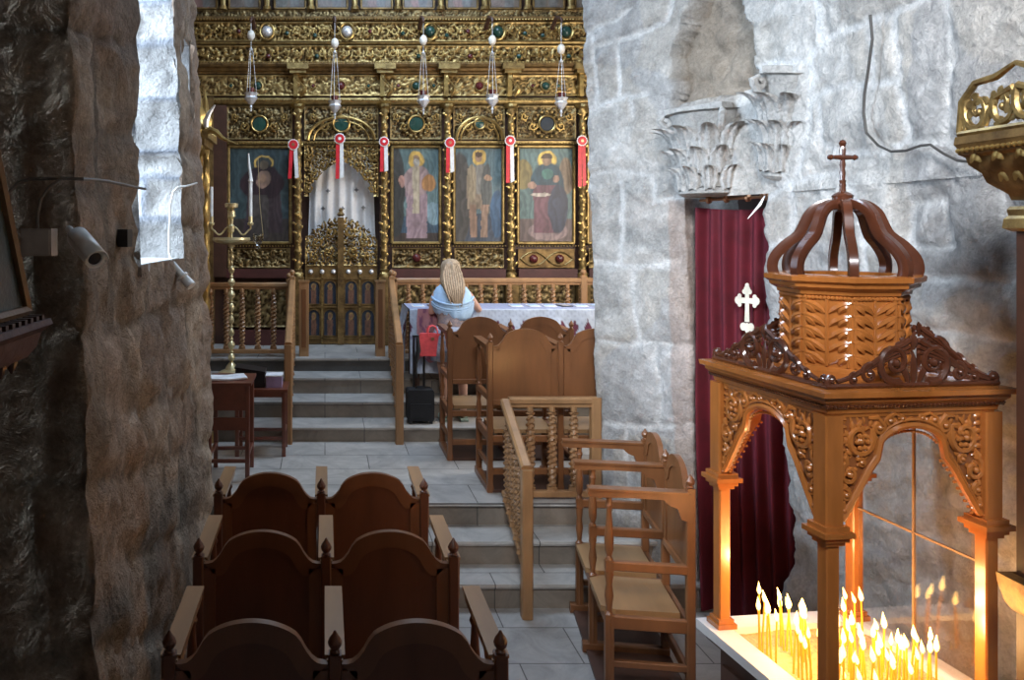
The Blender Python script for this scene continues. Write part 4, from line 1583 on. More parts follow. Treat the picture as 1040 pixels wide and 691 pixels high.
# painted panels ------------------------------------------------------
def paint(nx, nz, kind, seed):
    U, V = np.meshgrid(np.linspace(-1, 1, nx), np.linspace(0, 1, nz), indexing='ij')   # V up
    A = 1.7 if kind != 'apostle' else 1.2            # height / half-width ratio for round shapes
    n1 = fbm(U * 3 + seed, V * 5, U * 0 + seed, 4)
    C = np.zeros(U.shape + (3,))
    def put(mask, col, soft=None):
        nonlocal C
        m = np.clip(mask, 0, 1)[..., None]
        C = C * (1 - m) + np.array(col) * m
    def ell(cx, cz, rx, rz):
        d = ((U + .05 * n1 - cx) / rx) ** 2 + ((V + .012 * n1 - cz) / rz) ** 2
        return np.clip((1.05 - d) * 7, 0, 1)
    def quad(x0, x1, z0, z1, sl0=0, sl1=0):
        xa = x0 + sl0 * (V - z0) + .04 * n1
        xb = x1 + sl1 * (V - z0) + .04 * n1
        return ((U > xa) & (U < xb) & (V > z0) & (V < z1)).astype(float)
    def halo(cx, cz, r, col=(.62, .40, .1)):
        put(ell(cx, cz, r, r * .29), col)
    fold = .5 + .5 * np.sin(U * 26 + 6 * n1 + V * 4)
    if kind == 'virgin':
        C[:] = (.045, .07, .075)
        put(quad(-1, 1, 0, .25), (.05, .04, .035))
        halo(.12, .83, .30); put(ell(.12, .83, .24, .072), (.05, .055, .05))
        put(quad(-.55, .8, .1, .72, .35, -.4), (.05, .035, .04)); put(ell(.1, .62, .72, .18), (.035, .02, .025))
        put(ell(.12, .81, .14, .05), (.16, .12, .08)); put(ell(.1, .66, .22, .09), (.30, .19, .14)); put(ell(.1, .67, .09, .045), (.36, .22, .14))
        put(quad(-.3, .3, .05, .5), (.07, .06, .055)); C *= (.75 + .5 * fold)[..., None]
    elif kind == 'bishop':
        C[:] = (.13, .2, .2)
        put(quad(-1, 1, .0, .28), (.06, .10, .14)); put(quad(-1, 1, 0, .1), (.07, .05, .04)); put(ell(-.85, .55, .4, .5), (.05, .05, .045))
        put(ell(.75, .3, .4, .12), (.22, .32, .36))
        halo(.0, .87, .34); put(quad(-.42, .5, .04, .72, -.05, -.02), (.33, .23, .25)); put(ell(.02, .64, .58, .16), (.38, .27, .26))
        put(quad(-.12, .16, .3, .8), (.5, .42, .3)); put(ell(.55, .62, .3, .09), (.45, .22, .08)); put(ell(-.62, .64, .14, .07), (.45, .25, .2))
        put(ell(0, .88, .14, .045), (.3, .19, .12)); put(ell(0, .835, .13, .05), (.42, .39, .34)); C *= (.8 + .4 * fold)[..., None]
    elif kind == 'warrior':
        C[:] = (.12, .18, .19)
        put(quad(-1, 1, 0, .3), (.06, .07, .09)); put(ell(-.8, .45, .5, .5), (.08, .07, .06)); put(ell(.8, .3, .3, .25), (.05, .1, .17))
        halo(.0, .89, .3); put(quad(-.45, .35, .35, .78, 0, 0), (.3, .22, .15)); put(ell(.05, .66, .42, .16), (.22, .2, .17)); put(ell(-.3, .62, .22, .2), (.35, .27, .17))
        put(ell(.35, .55, .25, .28), (.1, .1, .09)); put(ell(.42, .68, .2, .03), (.4, .24, .15)); put(quad(-.35, -.05, .05, .4), (.3, .18, .12)); put(quad(.1, .38, .05, .4, .1, .1), (.3, .19, .13))
        put(ell(0, .89, .14, .05), (.32, .2, .13)); put(ell(0, .925, .16, .03), (.09, .05, .03)); C *= (.8 + .4 * fold)[..., None]
    elif kind == 'christ':
        C[:] = (.1, .16, .15)
        put(quad(-1, 1, 0, .25), (.12, .08, .07)); put(ell(-.8, .72, .35, .16), (.2, .15, .05)); put(ell(.75, .7, .3, .2), (.22, .15, .09)); put(ell(.1, .12, .75, .1), (.25, .17, .16))
        halo(.05, .87, .34, (.72, .48, .1)); put(ell(.05, .6, .62, .24), (.02, .055, .075)); put(quad(-.45, .4, .1, .6, 0, .2), (.14, .055, .07)); put(ell(.45, .35, .36, .26), (.03, .035, .06))
        put(ell(.05, .72, .2, .06), (.05, .16, .13)); put(ell(-.2, .5, .38, .02), (.5, .42, .34)); put(ell(.35, .66, .12, .04), (.38, .22, .15)); put(ell(-.5, .6, .16, .04), (.38, .22, .15))
        put(ell(.05, .86, .15, .05), (.28, .17, .1)); put(ell(.05, .89, .19, .055) * (V > .885), (.07, .04, .02)); C *= (.75 + .5 * fold)[..., None]
    elif kind == 'angel':
        C[:] = (.16, .18, .14)
        put(quad(-1, 1, 0, .62), (.3, .22, .14)); halo(-.3, .88, .34, (.7, .45, .1)); put(ell(-.2, .7, .6, .14), (.1, .08, .05)); put(ell(-.3, .88, .15, .05), (.3, .18, .1))
        C *= (.8 + .4 * fold)[..., None]
    elif kind == 'niche':
        C[:] = (.02, .028, .045)
        put(quad(-.42, .42, 0, .62), (.17, .08, .05)); put(ell(0, .74, .36, .15), (.3, .18, .06)); put(ell(0, .74, .2, .09), (.2, .1, .06)); C *= (.8 + .4 * fold)[..., None]
    else:
        C[:] = (.30, .26, .23)
        put(quad(-1, 1, 0, .3), (.17, .13, .1)); put(ell(-.3 + .3 * math.sin(seed), .35, .5, .4), (.2 + .05 * math.sin(seed), .14, .12)); put(ell(.3, .3, .3, .4), (.16, .15, .14))
        C *= (.85 + .3 * fold)[..., None]
    C *= (1 + .25 * n1[..., None])
    return np.clip(C, 0, 1)


def painting(name, x0, x1, z0, z1, y, kind, parent, seed=1, res=.011, archtop=False):
    nx, nz = int((x1 - x0) / res) + 2, int((z1 - z0) / res) + 2
    X, Z = np.meshgrid(np.linspace(x0, x1, nx), np.linspace(z0, z1, nz), indexing='ij')
    keep = None
    if archtop:
        cx, cz = (X[:-1, :-1] + X[1:, 1:]) / 2, (Z[:-1, :-1] + Z[1:, 1:]) / 2
        r = (x1 - x0) / 2
        keep = (cz < z1 - r) | (np.hypot(cx - (x0 + x1) / 2, cz - (z1 - r)) < r)
    return grid(name, X, Y_(X, y), Z, M['paint'], parent, keep=keep, cols=paint(nx, nz, kind, seed))


def Y_(X, y):
    return X * 0 + y


def frame(name, x0, x1, z0, z1, y, w, m, parent):
    b = MB()
    for a, c in (((x0, y, z0), (x1, y, z0)), ((x0, y, z1), (x1, y, z1)), ((x0, y, z0), (x0, y, z1)), ((x1, y, z0), (x1, y, z1))):
        up = (0, 0, 1) if a[2] == c[2] else (1, 0, 0)
        b.bar(a, c, w, w, up, .3)
    return b.build(name, m, parent)


for i, (a, c, kind) in enumerate(BAYS):
    x0, x1 = IX(a), IX(c)
    z0, z1 = IZ(247) - 1.1, IZ(149) - 1.1
    fr_ = frame('icon_frame', x0, x1, z0, z1, -.0, .04, M['gold'], ico)
    painting('icon_painting', x0 + .01, x1 - .01, z0 + .01, z1 - .01, .01, kind, fr_, i + 2)
    # panel below
    if kind == 'christ':
        ibox('lower_panel', a, c, 253, 272, -.02, .04, M['gold_dark'])
        for s_ in (-.22, .22):
            cx, cz = IX((a + c) / 2 + s_ * 60), IZ(263) - 1.1
            b = MB()
            for sg in (-1, 1):
                b.tube([(cx + .16 * t, -.03, cz + sg * .085 * (1 - t * t)) for t in np.linspace(-1, 1, 13)], .009, 5)
            b.build('eye_moulding', M['gold'], ico)
            MB().ball((cx, -.03, cz), .055, 10).build('boss', M['boss_red'], ico)
    else:
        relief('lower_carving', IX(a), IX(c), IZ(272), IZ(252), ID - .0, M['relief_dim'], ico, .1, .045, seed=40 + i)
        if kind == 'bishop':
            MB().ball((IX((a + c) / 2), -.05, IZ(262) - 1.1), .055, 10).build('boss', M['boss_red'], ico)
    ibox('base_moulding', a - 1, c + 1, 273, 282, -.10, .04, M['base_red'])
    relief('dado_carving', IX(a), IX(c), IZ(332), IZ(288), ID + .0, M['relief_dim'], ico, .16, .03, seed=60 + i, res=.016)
    ibox('plinth', a - 1, c + 1, 335, 352, -.10, .04, M['base_red'])
# upper row of small pictures between little columns
CX = [249, 295, 337, 382, 424, 468, 511, 555, 597, 640, 206]
for i, px in enumerate(CX):
    x0, x1 = IX(px - 15.5), IX(px + 15.5)
    z0, z1 = IZ(11) - 1.1, IZ(-26) - 1.1
    fr_ = frame('icon_frame', x0, x1, z0, z1, -.1, .03, M['gold_dark'], ico)
    painting('icon_painting', x0, x1, z0, z1, -.09, 'apostle', fr_, 10 + i, .014)
for px in [228, 272, 316, 360, 403, 446, 490, 533, 576, 619]:
    x = IX(px)
    b = MB()
    z0 = IZ(13) - 1.1
    b.lathe([(z0, .05), (z0 + .04, .05), (z0 + .05, .034), (z0 + .2, .038), (z0 + .38, .032), (z0 + .4, .05), (z0 + .44, .055)], (x, -.14, 0), 10, lobes=2, amp=.12, twist=30)
    b.build('small_column', M['gold'], ico)

# filigree round the royal doorway and the doors
ccx = IX(346)
def door_mask(cx, cz):
    t = np.abs(cx - ccx) / (IX(384) - ccx)
    low = np.where(t < .98, IZ(162) - .03 - (IZ(162) - IZ(196)) * t ** 1.5, -9)
    low = np.where(t > .86, IZ(200), low)
    return cz > low
relief('openwork_arch', IX(309), IX(384), IZ(200), IZ(148), ID - .02, M['relief'], ico, .085, .04, seed=3, res=.009, mask=door_mask)
for s_ in (-1, 1):
    for (x, z, r) in ((.33, IZ(178), .07), (.22, IZ(168), .06), (.4, IZ(192), .05), (.1, IZ(157), .05), (.4, IZ(160), .06)):
        b = MB()
        scroll(b, (ccx, -.06, z - 1.1), (s_, 0, 0), (0, 0, 1), (x, 0), r, 1.3, 2.2, 1, .012, 5, None, .8, True, 14)
        b.build('arch_scroll', M['gold_bright'], ico)

X0, X1 = IX(310), IX(383)
for s_, nm in ((-1, 'left'), (1, 'right')):
    xa, xb = (X0, ccx - .02) if s_ < 0 else (ccx + .02, X1)
    lo = IZ(350) - 1.1 + .01
    zmid = IZ(270) - 1.1
    leafd = MB().box(((xa + xb) / 2, .0, (lo + zmid) / 2), (xb - xa, .05, zmid - lo)).build('royal_door', M['gold_dark'], ico)
    leafd['label'] = nm + ' leaf of the gilded royal doors'
    def top_mask(cx, cz, xa=xa, xb=xb, s_=s_):
        t = np.abs(cx - ccx) / (X1 - X0) * 2
        return cz < IZ(222) - (IZ(222) - IZ(243)) * t ** 2.2 + .02 * np.cos(t * 40)
    r_ = relief('openwork_top', xa, xb, IZ(270), IZ(216), ID + .0, M['relief'], leafd, .095, .045, seed=15 + s_, res=.009, mask=top_mask)
    b = MB()
    for (t, z, r) in ((.25, IZ(236), .07), (.65, IZ(246), .065), (.3, IZ(256), .07), (.75, IZ(262), .06)):
        scroll(b, (ccx, -.055, z - 1.1), (s_, 0, 0), (0, 0, 1), (.03 + t * .42, 0), r, 1.3, 2.2, 1, .012, 5, None, .8, True, 14)
    b.build('leaf_scrolls', M['gold_bright'], leafd)
    for q in range(3):
        MB().ball((xa + (xb - xa) * (q + .5) / 3, -.035, IZ(276) - 1.1), .03, 8).build('rosette', M['silver'], leafd)
    for row, (ya, yb) in enumerate(((285, 309), (314, 341))):
        for q in range(2):
            w = (xb - xa)
            x0 = xa + w * (.06 + .48 * q)
            x1 = x0 + w * .38
            z0, z1 = IZ(yb) - 1.1, IZ(ya) - 1.1
            rr = (x1 - x0) / 2
            P = [(x0, -.035, z0)] + [((x0 + x1) / 2 + rr * math.cos(t), -.035, z1 - rr + rr * math.sin(t)) for t in np.linspace(PI, 0, 11)] + [(x1, -.035, z0), (x0, -.035, z0)]
            fr_ = MB().tube(P, .009, 5).build('niche_frame', M['gold_dark'], leafd)
            painting('niche_painting', x0, x1, z0, z1, -.03, 'niche', fr_, 3 * q + row, .009, True)
    for ya in (311.5, 283, 343):
        MB().box(((xa + xb) / 2, -.03, IZ(ya) - 1.1), (xb - xa, .03, .022)).build('door_rail', M['gold_dark'], leafd)
    MB().box(((xa + xb) / 2 , -.03, (lo + zmid) / 2), (.02, .03, zmid - lo)).build('door_muntin', M['gold'], leafd)
b = MB().box((ccx, -.045, (IZ(350) + IZ(220)) / 2 - 1.1), (.075, .05, IZ(220) - IZ(350) - .02))
b.lathe([(IZ(220) - 1.1, .03), (IZ(218) - 1.1, .05), (IZ(215) - 1.1, .02), (IZ(213) - 1.1, .03), (IZ(211) - 1.1, .003)], (ccx, -.045, 0), 8)
b.build('door_post', M['gold_dark'], ico)

# white curtain hanging behind the royal doors
n1_, n2_ = 90, 60
U, V = np.meshgrid(np.linspace(0, 1, n1_), np.linspace(0, 1, n2_), indexing='ij')
Xc = X0 + .02 + (X1 - X0 - .02) * U
Xc = Xc + (ccx - Xc) * .12 * (V)
Zc = IZ(275) + (IZ(150) - IZ(275)) * V
Yc = 10.03 + .035 * np.sin(U * 34 + 1.3 * np.sin(V * 3)) * (1.1 - .5 * V)
cur = grid('white_curtain', Xc, Yc, Zc, M['curtain_white'])
tag(cur, 'white curtain with small dark crosses hanging behind the royal doors', 'curtain')
for (px, py) in ((333, 194), (362, 193), (328, 212), (348, 212), (369, 211), (341, 228)):
    d = 9.985
    p = W(px, py, d)
    MB().box(p, (.055, .006, .012)).box(p, (.012, .006, .055)).build('cross', M['black_plastic'], cur)
MB().box((ccx, 10.14, 2.3), (X1 - X0 + .3, .05, 2.6)).build('sanctuary_screen', M['dark_wood'], ico).location = (0, -ID, -1.1)

# ------------------------------------------------------------------ rosette ribbons on the columns
RB = [(298, 147, 'red and white ribbon rosette on the column left of the royal doors, long tails', 1.0, 34),
      (345, 141, 'red ribbon rosette with a long tail over the middle of the royal doors', 1.0, 40),
      (390, 144, 'ribbon rosette on the column right of the royal doors', .9, 30),
      (457, 145, 'ribbon rosette on the column between bishop and warrior icons', .95, 30),
      (518, 143, 'ribbon rosette on the column left of the seated figure in dark robe', .95, 42),
      (591, 143, 'ribbon rosette on the column nearest the stone pier', .95, 46)]
for k, (px, py, lab, sc_, ln) in enumerate(RB):
    p = W(px, py, 9.72)
    t = thing('ribbon_rosette', lab, 'rosette', p, 0, 'ribbon rosettes on the icon screen')
    rx = Matrix.Rotation(PI / 2, 3, 'X')
    b = MB()
    r = .068 * sc_
    b.lathe([(0, r * .5), (.004, r), (.012, r), (.014, r * .7)], (0, 0, 0), 28, rx, lobes=14, amp=.05)
    b.build('pleated_ring', M['ribbon_white'], t)
    b = MB().lathe([(.0, r * .5), (.014, r * .82), (.02, r * .8), (.022, r * .3)], (0, 0, 0), 20, rx)
    b.build('red_disc', M['ribbon_red'], t)
    MB().lathe([(.015, r * .3), (.026, r * .28), (.027, .002)], (0, 0, 0), 14, rx).build('centre_button', M['ribbon_white'] if k in (1, 2, 4) else M['copper'], t)
    L_ = ln * PXM
    for s_, m_ in ((-1, 'ribbon_red'), (1, 'ribbon_white' if k != 5 else 'ribbon_red')):
        x = s_ * .022
        b = MB()
        spread = .022 if k in (0,) else .006
        b.add([(x - .022, .0, -r * .5), (x + .022, .0, -r * .5), (x + s_ * spread - .022, -.012, -L_), (x + s_ * spread + .022, -.012, -L_ * (.96 if s_ > 0 else 1)),
               (x - .022, .004, -r * .5), (x + .022, .004, -r * .5), (x + s_ * spread - .022, -.008, -L_), (x + s_ * spread + .022, -.008, -L_ * (.96 if s_ > 0 else 1))],
              [(0, 1, 3, 2), (4, 6, 7, 5), (0, 4, 5, 1), (2, 3, 7, 6), (0, 2, 6, 4), (1, 5, 7, 3)])
        b.build('ribbon_tail', M[m_], t)

# ------------------------------------------------------------------ hanging lamps
LP = [(255, 36, 105, 'first hanging silver oil lamp from the left, in front of the dark icon', 50, .05),
      (340, 44, 113, 'hanging silver oil lamp over the royal doors', 53, .04),
      (430, 41, 108, 'hanging silver oil lamp in front of the bishop icon', 54, .04),
      (500, 41, 107, 'hanging silver oil lamp before the standing warrior icon', 54, .04),
      (570, 50, 110, 'hanging silver oil lamp nearest the stone pier', 62, .05)]
for k, (px, pe, pb_, lab, pc, _) in enumerate(LP):
    d = 9.35
    s = d / F
    x = (px - VX) * s
    zt = HC - (pb_ - VY) * s + .11      # rim height of the bowl
    ze = HC - (pe - VY) * s
    zc = HC - (pc - VY) * s
    t = thing('hanging_lamp', lab, 'lamp', (x, d, zt), 0, 'silver lamps hanging before the icon screen')
    b = MB().tube([(0, .37, HC + 217 * s - zt - .03), (0, .2, HC + 222 * s - zt), (0, .0, HC + 216 * s - zt), (0, -.02, HC + 212 * s - zt)], [.03, .022, .018, .01], 8)
    b.build('wall_bracket', M['dark_wood'], t)
    MB().tube([(0, 0, HC + 214 * s - zt), (0, 0, ze + .05 - zt)], .004, 5).build('cord', M['silver'], t)
    b = MB().ball((0, 0, ze - zt), .046, 14, 1.35)
    b.build('egg', M['egg'], t)
    MB().tube([(0, 0, ze - .05 - zt), (0, 0, zc - zt)], .004, 5).build('cord', M['silver'], t)
    MB().lathe([(-.012, .02), (0, .028), (.01, .01), (.03, .003)], (0, 0, zc - zt), 10).build('chain_cap', M['silver'], t)
    for q in range(3):
        a = q * 2 * PI / 3 + .4
        MB().tube([(.02 * math.cos(a), .02 * math.sin(a), zc - zt), (.068 * math.cos(a), .068 * math.sin(a), .0)], .0035, 5).build('chain', M['silver'], t)
    b = MB().lathe([(-.21, .002), (-.2, .009), (-.17, .007), (-.16, .016), (-.13, .012), (-.115, .03), (-.08, .055), (-.05, .075), (-.03, .062), (0, .072), (.01, .08), (.012, .07), (-.01, .05)], (0, 0, 0), 16, lobes=8, amp=.04)
    b.build('bowl', M['silver'], t)
    MB().lathe([(-.02, .03), (.03, .038), (.07, .042), (.072, .036), (.0, .026)], (0, 0, 0), 14).build('oil_glass', M['boss_red'], t)


# ------------------------------------------------------------------ carved capitals in the right wall
def bell_r(t, r0, r1):
    return r0 + (r1 - r0) * (t ** 1.6)


def acanthus(b, ang, r0, r1, zb, H, t0, h, w, curl=.09, n=9, m=9):
    vs, fs = [], []
    for i in range(n + 1):
        s = i / n
        t = min(1, t0 + h * (s - .12 * s ** 3))
        r = bell_r(t, r0, r1) + .018 + curl * s ** 3
        z = zb + H * (t0 + h * (s - .28 * s ** 4))
        wd = w * (math.sin(PI * (.2 + .72 * s))) * (1 + .16 * math.cos(s * 22))
        for j in range(m + 1):
            q = -1 + 2 * j / m
            a = ang + q * wd / r
            rr = r + .014 * math.cos(q * 3 * PI) - .02 * q * q + .012 * (1 - abs(q))
            vs.append((rr * math.cos(a), rr * math.sin(a), z - .02 * abs(q) * (1 - s)))
    k = m + 1
    for i in range(n):
        for j in range(m):
            fs.append((i * k + j, i * k + j + 1, (i + 1) * k + j + 1, (i + 1) * k + j))
    b.add(vs, fs)


def capital(name, label, loc, r0, r1, H, rz, tilt=(0, 0), sx=1.0):
    t = thing(name, label, 'capital', loc, rz)
    t.rotation_euler = (tilt[0], tilt[1], rz)
    cs = []
    def col(o, c):
        a = o.data.color_attributes.new('Col', 'FLOAT_COLOR', 'POINT')
        n = len(o.data.vertices)
        a.data.foreach_set('color', np.tile(np.array(list(c) + [1], np.float32), n))
    b = MB().lathe([(0, r0 * .9), (.02, r0 * 1.08), (.05, r0 * 1.02), (.055, r0 * .92)] + [(.06 + (H - .12) * k / 8, bell_r(k / 8, r0, r1 * .9)) for k in range(9)] + [(H - .05, r1)], n=24)
    col(b.build('bell', M['stone_pale'], t, 40), (.5, .48, .45))
    for tier, (t0, h, w, cu, off) in enumerate(((.04, .36, .06, .07, 0), (.22, .42, .065, .09, PI / 12), (.42, .5, .06, .12, 0))):
        for k in range(12):
            b = MB()
            acanthus(b, k * PI / 6 + off, r0, r1 * .9, .03, H - .06, t0, h, w * (1 + .2 * tier), cu)
            col(b.build('acanthus_leaf', M['stone_pale'], t, 180), (.62, .6, .57))
    # corner volutes
    for k in range(4):
        a = PI / 4 + k * PI / 2
        u = Vector((math.cos(a), math.sin(a), 0))
        b = MB()
        P = []
        for j in range(20):
            q = j / 19
            if q < .5:
                P.append(u * (r1 * .75 + .22 * q) + Vector((0, 0, H * (.62 + .5 * q))))
            else:
                an = PI / 2 - (q - .5) * 2 * 1.5 * 2 * PI / 1.3
                rr = .05 * (1.25 - q)
                P.append(u * (r1 * .86 + .03 + rr * math.cos(an)) + Vector((0, 0, H * .87 - .05 + rr * math.sin(an) + .03)))
        b.tube(P, [.022] * 10 + [.018] * 10, 7)
        col(b.build('volute', M['stone_pale'], t), (.6, .58, .55))
    b = MB()
    n = 48
    vs = []
    for z, sc_ in ((H - .06, .56), (H - .045, .64), (H - .01, .66), (H - .005, .6)):
        for k in range(n):
            a = 2 * PI * k / n
            c4 = max(abs(math.cos(a)), abs(math.sin(a)))
            r = r1 * sc_ * 1.08 / (c4 ** .8) * (1 - .07 * math.cos(4 * a + 0))
            vs.append((r * math.cos(a), r * math.sin(a), z))
    fs = [(i * n + k, i * n + (k + 1) % n, (i + 1) * n + (k + 1) % n, (i + 1) * n + k) for i in range(3) for k in range(n)]
    fs += [tuple(range(n - 1, -1, -1)), tuple(range(3 * n, 4 * n))]
    b.add(vs, fs)
    col(b.build('abacus', M['stone_pale'], t), (.6, .58, .55))
    return t


capital('carved_capital', 'weathered leafy stone capital built into the wall directly above the curtain rod', (2.49, 5.13, 2.72), .19, .29, .58, .5)
capital('carved_capital', 'tilted broken leafy capital set in the wall right of and above the other one', (2.64, 4.60, 2.80), .11, .22, .64, .9, (.13, -.10))

# ------------------------------------------------------------------ curtain, rod
A_, B_ = Vector((2.44, 5.24)), Vector((2.80, 4.80))
n1_, n2_ = 110, 70
U, V = np.meshgrid(np.linspace(0, 1, n1_), np.linspace(0, 1, n2_), indexing='ij')
dx, dy = (B_ - A_).normalized()
fold = (.022 * np.sin(U * 40 + 1.5 * np.sin(V * 2.5)) + .012 * np.sin(U * 17 + 2)) * (1.25 - .5 * V) + .01 * fbm(U * 4, V * 2, U * 0, 2)
Xc = A_.x + (B_.x - A_.x) * U + dy * fold * 1.5 + .03 * (1 - V)
Yc = A_.y + (B_.y - A_.y) * U - dx * fold * 1.5
Zc = .03 + (2.655 - .03) * V - .02 * np.sin(PI * U) * V
cur = grid('door_curtain', Xc, Yc, Zc, M['curtain_red'])
tag(cur, 'maroon velvet curtain hanging in the doorway between the stone walls', 'curtain')
# cream cross sewn on the curtain
P0 = W(756, 313, 4.90)
ux = Vector(((B_ - A_).normalized().x, (B_ - A_).normalized().y, 0))
P0 = Vector((2.63, 4.955, HC - 78 * 4.95 / F))
nv = Vector((ux.y, -ux.x, 0))
P0 = P0 + nv * .03
ux_full = ux
ux = ux * .64
b = MB()
def lobe(cx, cz, r, n=10):
    return [(cx + r * math.cos(2 * PI * k / n), cz + r * math.sin(2 * PI * k / n)) for k in range(n)]
k_ = .76
UPC = Vector((0, 0, .85))
b.prism([(-.022, -.10), (.022, -.10), (.018, .0), (.018, .12), (-.018, .12), (-.018, 0)], .006, P0, ux, UPC)
b.prism([(-.07, .035), (.07, .035), (.07, .075), (-.07, .075)], .0062, P0, ux, UPC)
for (cx, cz) in ((-.085, .055), (.085, .055), (0, .135), (-.035, -.135), (.035, -.135)):
    b.prism(lobe(cx, cz, .03), .0064, P0, ux, UPC)
for (cx, cz) in ((-.07, .085), (-.07, .025), (.07, .085), (.07, .025), (-.025, .12), (.025, .12), (0, -.125), (0, .165), (.0, -.16)):
    b.prism(lobe(cx, cz, .019), .0066, P0, ux, UPC)
cc = b.build('sewn_cross', M['cream'], cur)
cc['label'] = 'cream cross sewn on the velvet'
t = thing('curtain_rod', 'metal curtain rod with copper rings under the stone capital', 'rod', (2.44, 5.20, 2.70))
e = Vector((2.70 - 2.44, 4.74 - 5.20, .01))
MB().tube([(0, 0, 0), e], .009, 8).build('rod', M['copper'], t)
for k in (.12, .35, .62, .8, .86):
    p = e * k
    MB().lathe([(-.012, .014), (-.008, .024), (.008, .024), (.012, .014)], p, 12, Vector(e).to_track_quat('Z', 'Y').to_matrix()).build('ring', M['copper'], t)
p = W(768, 212, 4.72)
o = MB().tube([p + Vector((.05, 0, .075)), p + Vector((.02, 0, .02)), p + Vector((-.05, 0, -.06))], [.006, .014, .003], 8, .5).build('cloth_tie', M['wax_white'])
tag(o, 'small white pointed rag hanging from the right end of the curtain rod', 'rag')

# ------------------------------------------------------------------ table with cloth
TZ = 1.71
tx0, tx1, ty0, ty1 = .86, 3.3, 8.13, 8.76
t = thing('long_table', 'long wooden table hidden under a pale blue patterned cloth', 'table', (0, 0, 0))
MB().box(((tx0 + tx1) / 2, (ty0 + ty1) / 2, TZ - .03), (tx1 - tx0 - .02, ty1 - ty0 - .02, .03)).build('table_top', M['dark_wood'], t)
for x in (tx0 + .08, tx1 - .08):
    MB().bar((x, ty0 + .08, .795), (x, ty0 + .08, TZ - .04), .06, .06, (0, 1, 0)).build('leg', M['dark_wood'], t)
    MB().bar((x, ty1 - .1, .957), (x, ty1 - .1, TZ - .04), .06, .06, (0, 1, 0)).build('leg', M['dark_wood'], t)
# cloth: path over the table top, down the front, plus the left end
nu, nv_ = 220, 70
us = np.linspace(0, 1, nu)
vsn = np.linspace(0, 1, nv_)
Uc, Vc = np.meshgrid(us, vsn, indexing='ij')
dep, drop = ty1 - ty0, .66
L = dep + drop
s_ = Vc * L
top = s_ < dep
h = np.clip(s_ - dep, 0, None)
Xc = tx0 + (tx1 - tx0) * Uc
wave = .022 * np.sin(Xc * 17 + 1.2 * np.sin(Xc * 5)) * np.clip(h / .4, 0, 1)
Yc = np.where(top, ty1 - s_, ty0 - .012 - wave - .02 * np.clip(h / .3, 0, 1))
Zc = np.where(top, TZ, TZ - h + .01 * np.clip(h, 0, .01) / .01)
def cloth_col(a, hh, seed=0):
    c = np.zeros(a.shape + (3,))
    c[:] = (.50, .56, .66)
    # lace net and small leaf print
    m = (np.sin(a * 2 * PI / .07) * np.sin(hh * 2 * PI / .07) > .55)[..., None]
    c = np.where(m, (.40, .45, .56), c)
    f = (a / .13) % 1 - .5
    zz = (hh - .2) / .09
    fl = (np.abs(zz) < 1) & (np.abs(f) < .26 * (1 - np.abs(zz)) + .05 * (np.abs(zz) < .35))
    c = np.where(fl[..., None], (.12, .025, .05), c)
    band = ((hh > .28) & (hh < .31))[..., None]
    c = np.where(band, (.3, .3, .42), c)
    n = fbm(a * 14, hh * 14, a * 0 + seed, 3)[..., None]
    return np.clip(c * (1 + .18 * n), 0, 1)
cols = cloth_col(Xc, h)
cols = np.where((top & (s_ > .02))[..., None], np.array((.33, .36, .5)) * (1 + .3 * (np.sin(Xc * 60) * np.sin(s_ * 60) > .2))[..., None], cols)
cloth = grid('table_cloth', Xc, Yc, Zc, M['cloth'], cols=cols)
tag(cloth, 'pale blue lace table cloth with dark red pointed motifs draped over the long table', 'tablecloth')
ue = np.linspace(0, 1, 50)
ve = np.linspace(0, 1, 45)
Ue, Ve = np.meshgrid(ue, ve, indexing='ij')
he = Ve * .66
Ye = ty1 + (ty0 - .012 - ty1) * Ue
Xe = tx0 - .015 - (.05 + .03 * np.sin(Ue * 14)) * np.clip(he / .35, 0, 1)
Ye = Ye - .02 * np.clip(he / .3, 0, 1) * Ue
Ze = TZ - he
grid('cloth_end', Xe, Ye, Ze, M['cloth'], cloth, cols=cloth_col(Ue * .63, he, 3))
# small framed plates / leaflets on the table
for k, (px, w, m_) in enumerate(((424, .13, 'paper'), (440, .11, 'black_plastic'), (523, .13, 'paper'), (541, .12, 'paper'), (557, .13, 'paper'), (573, .12, 'black_plastic'), (589, .13, 'paper'), (605, .12, 'paper'))):
    x = (px - VX) * 8.45 / F
    t = thing('leaflet', ['white leaflet at the left corner of the long table', 'dark small tray on the table just left of the woman', 'pale leaflet on the table just right of the woman',
                          'second pale leaflet on the table right of the woman', 'third pale leaflet on the table right of the woman', 'dark-faced small print on the table between pale leaflets',
                          'pale leaflet on the table near its right end', 'pale leaflet on the table closest to the pier'][k], 'leaflet', (x, 8.42 + .02 * (k % 2), TZ + .001), .15 * math.sin(k * 3), 'leaflets and prints on the long table')
    MB().box((0, 0, .004), (w, .18, .008)).build('sheet', M[m_], t)
    MB().box((0, 0, .0095), (w * .7, .12, .003)).build('printed_face', M['shawl'] if m_ == 'paper' else M['silver'], t)
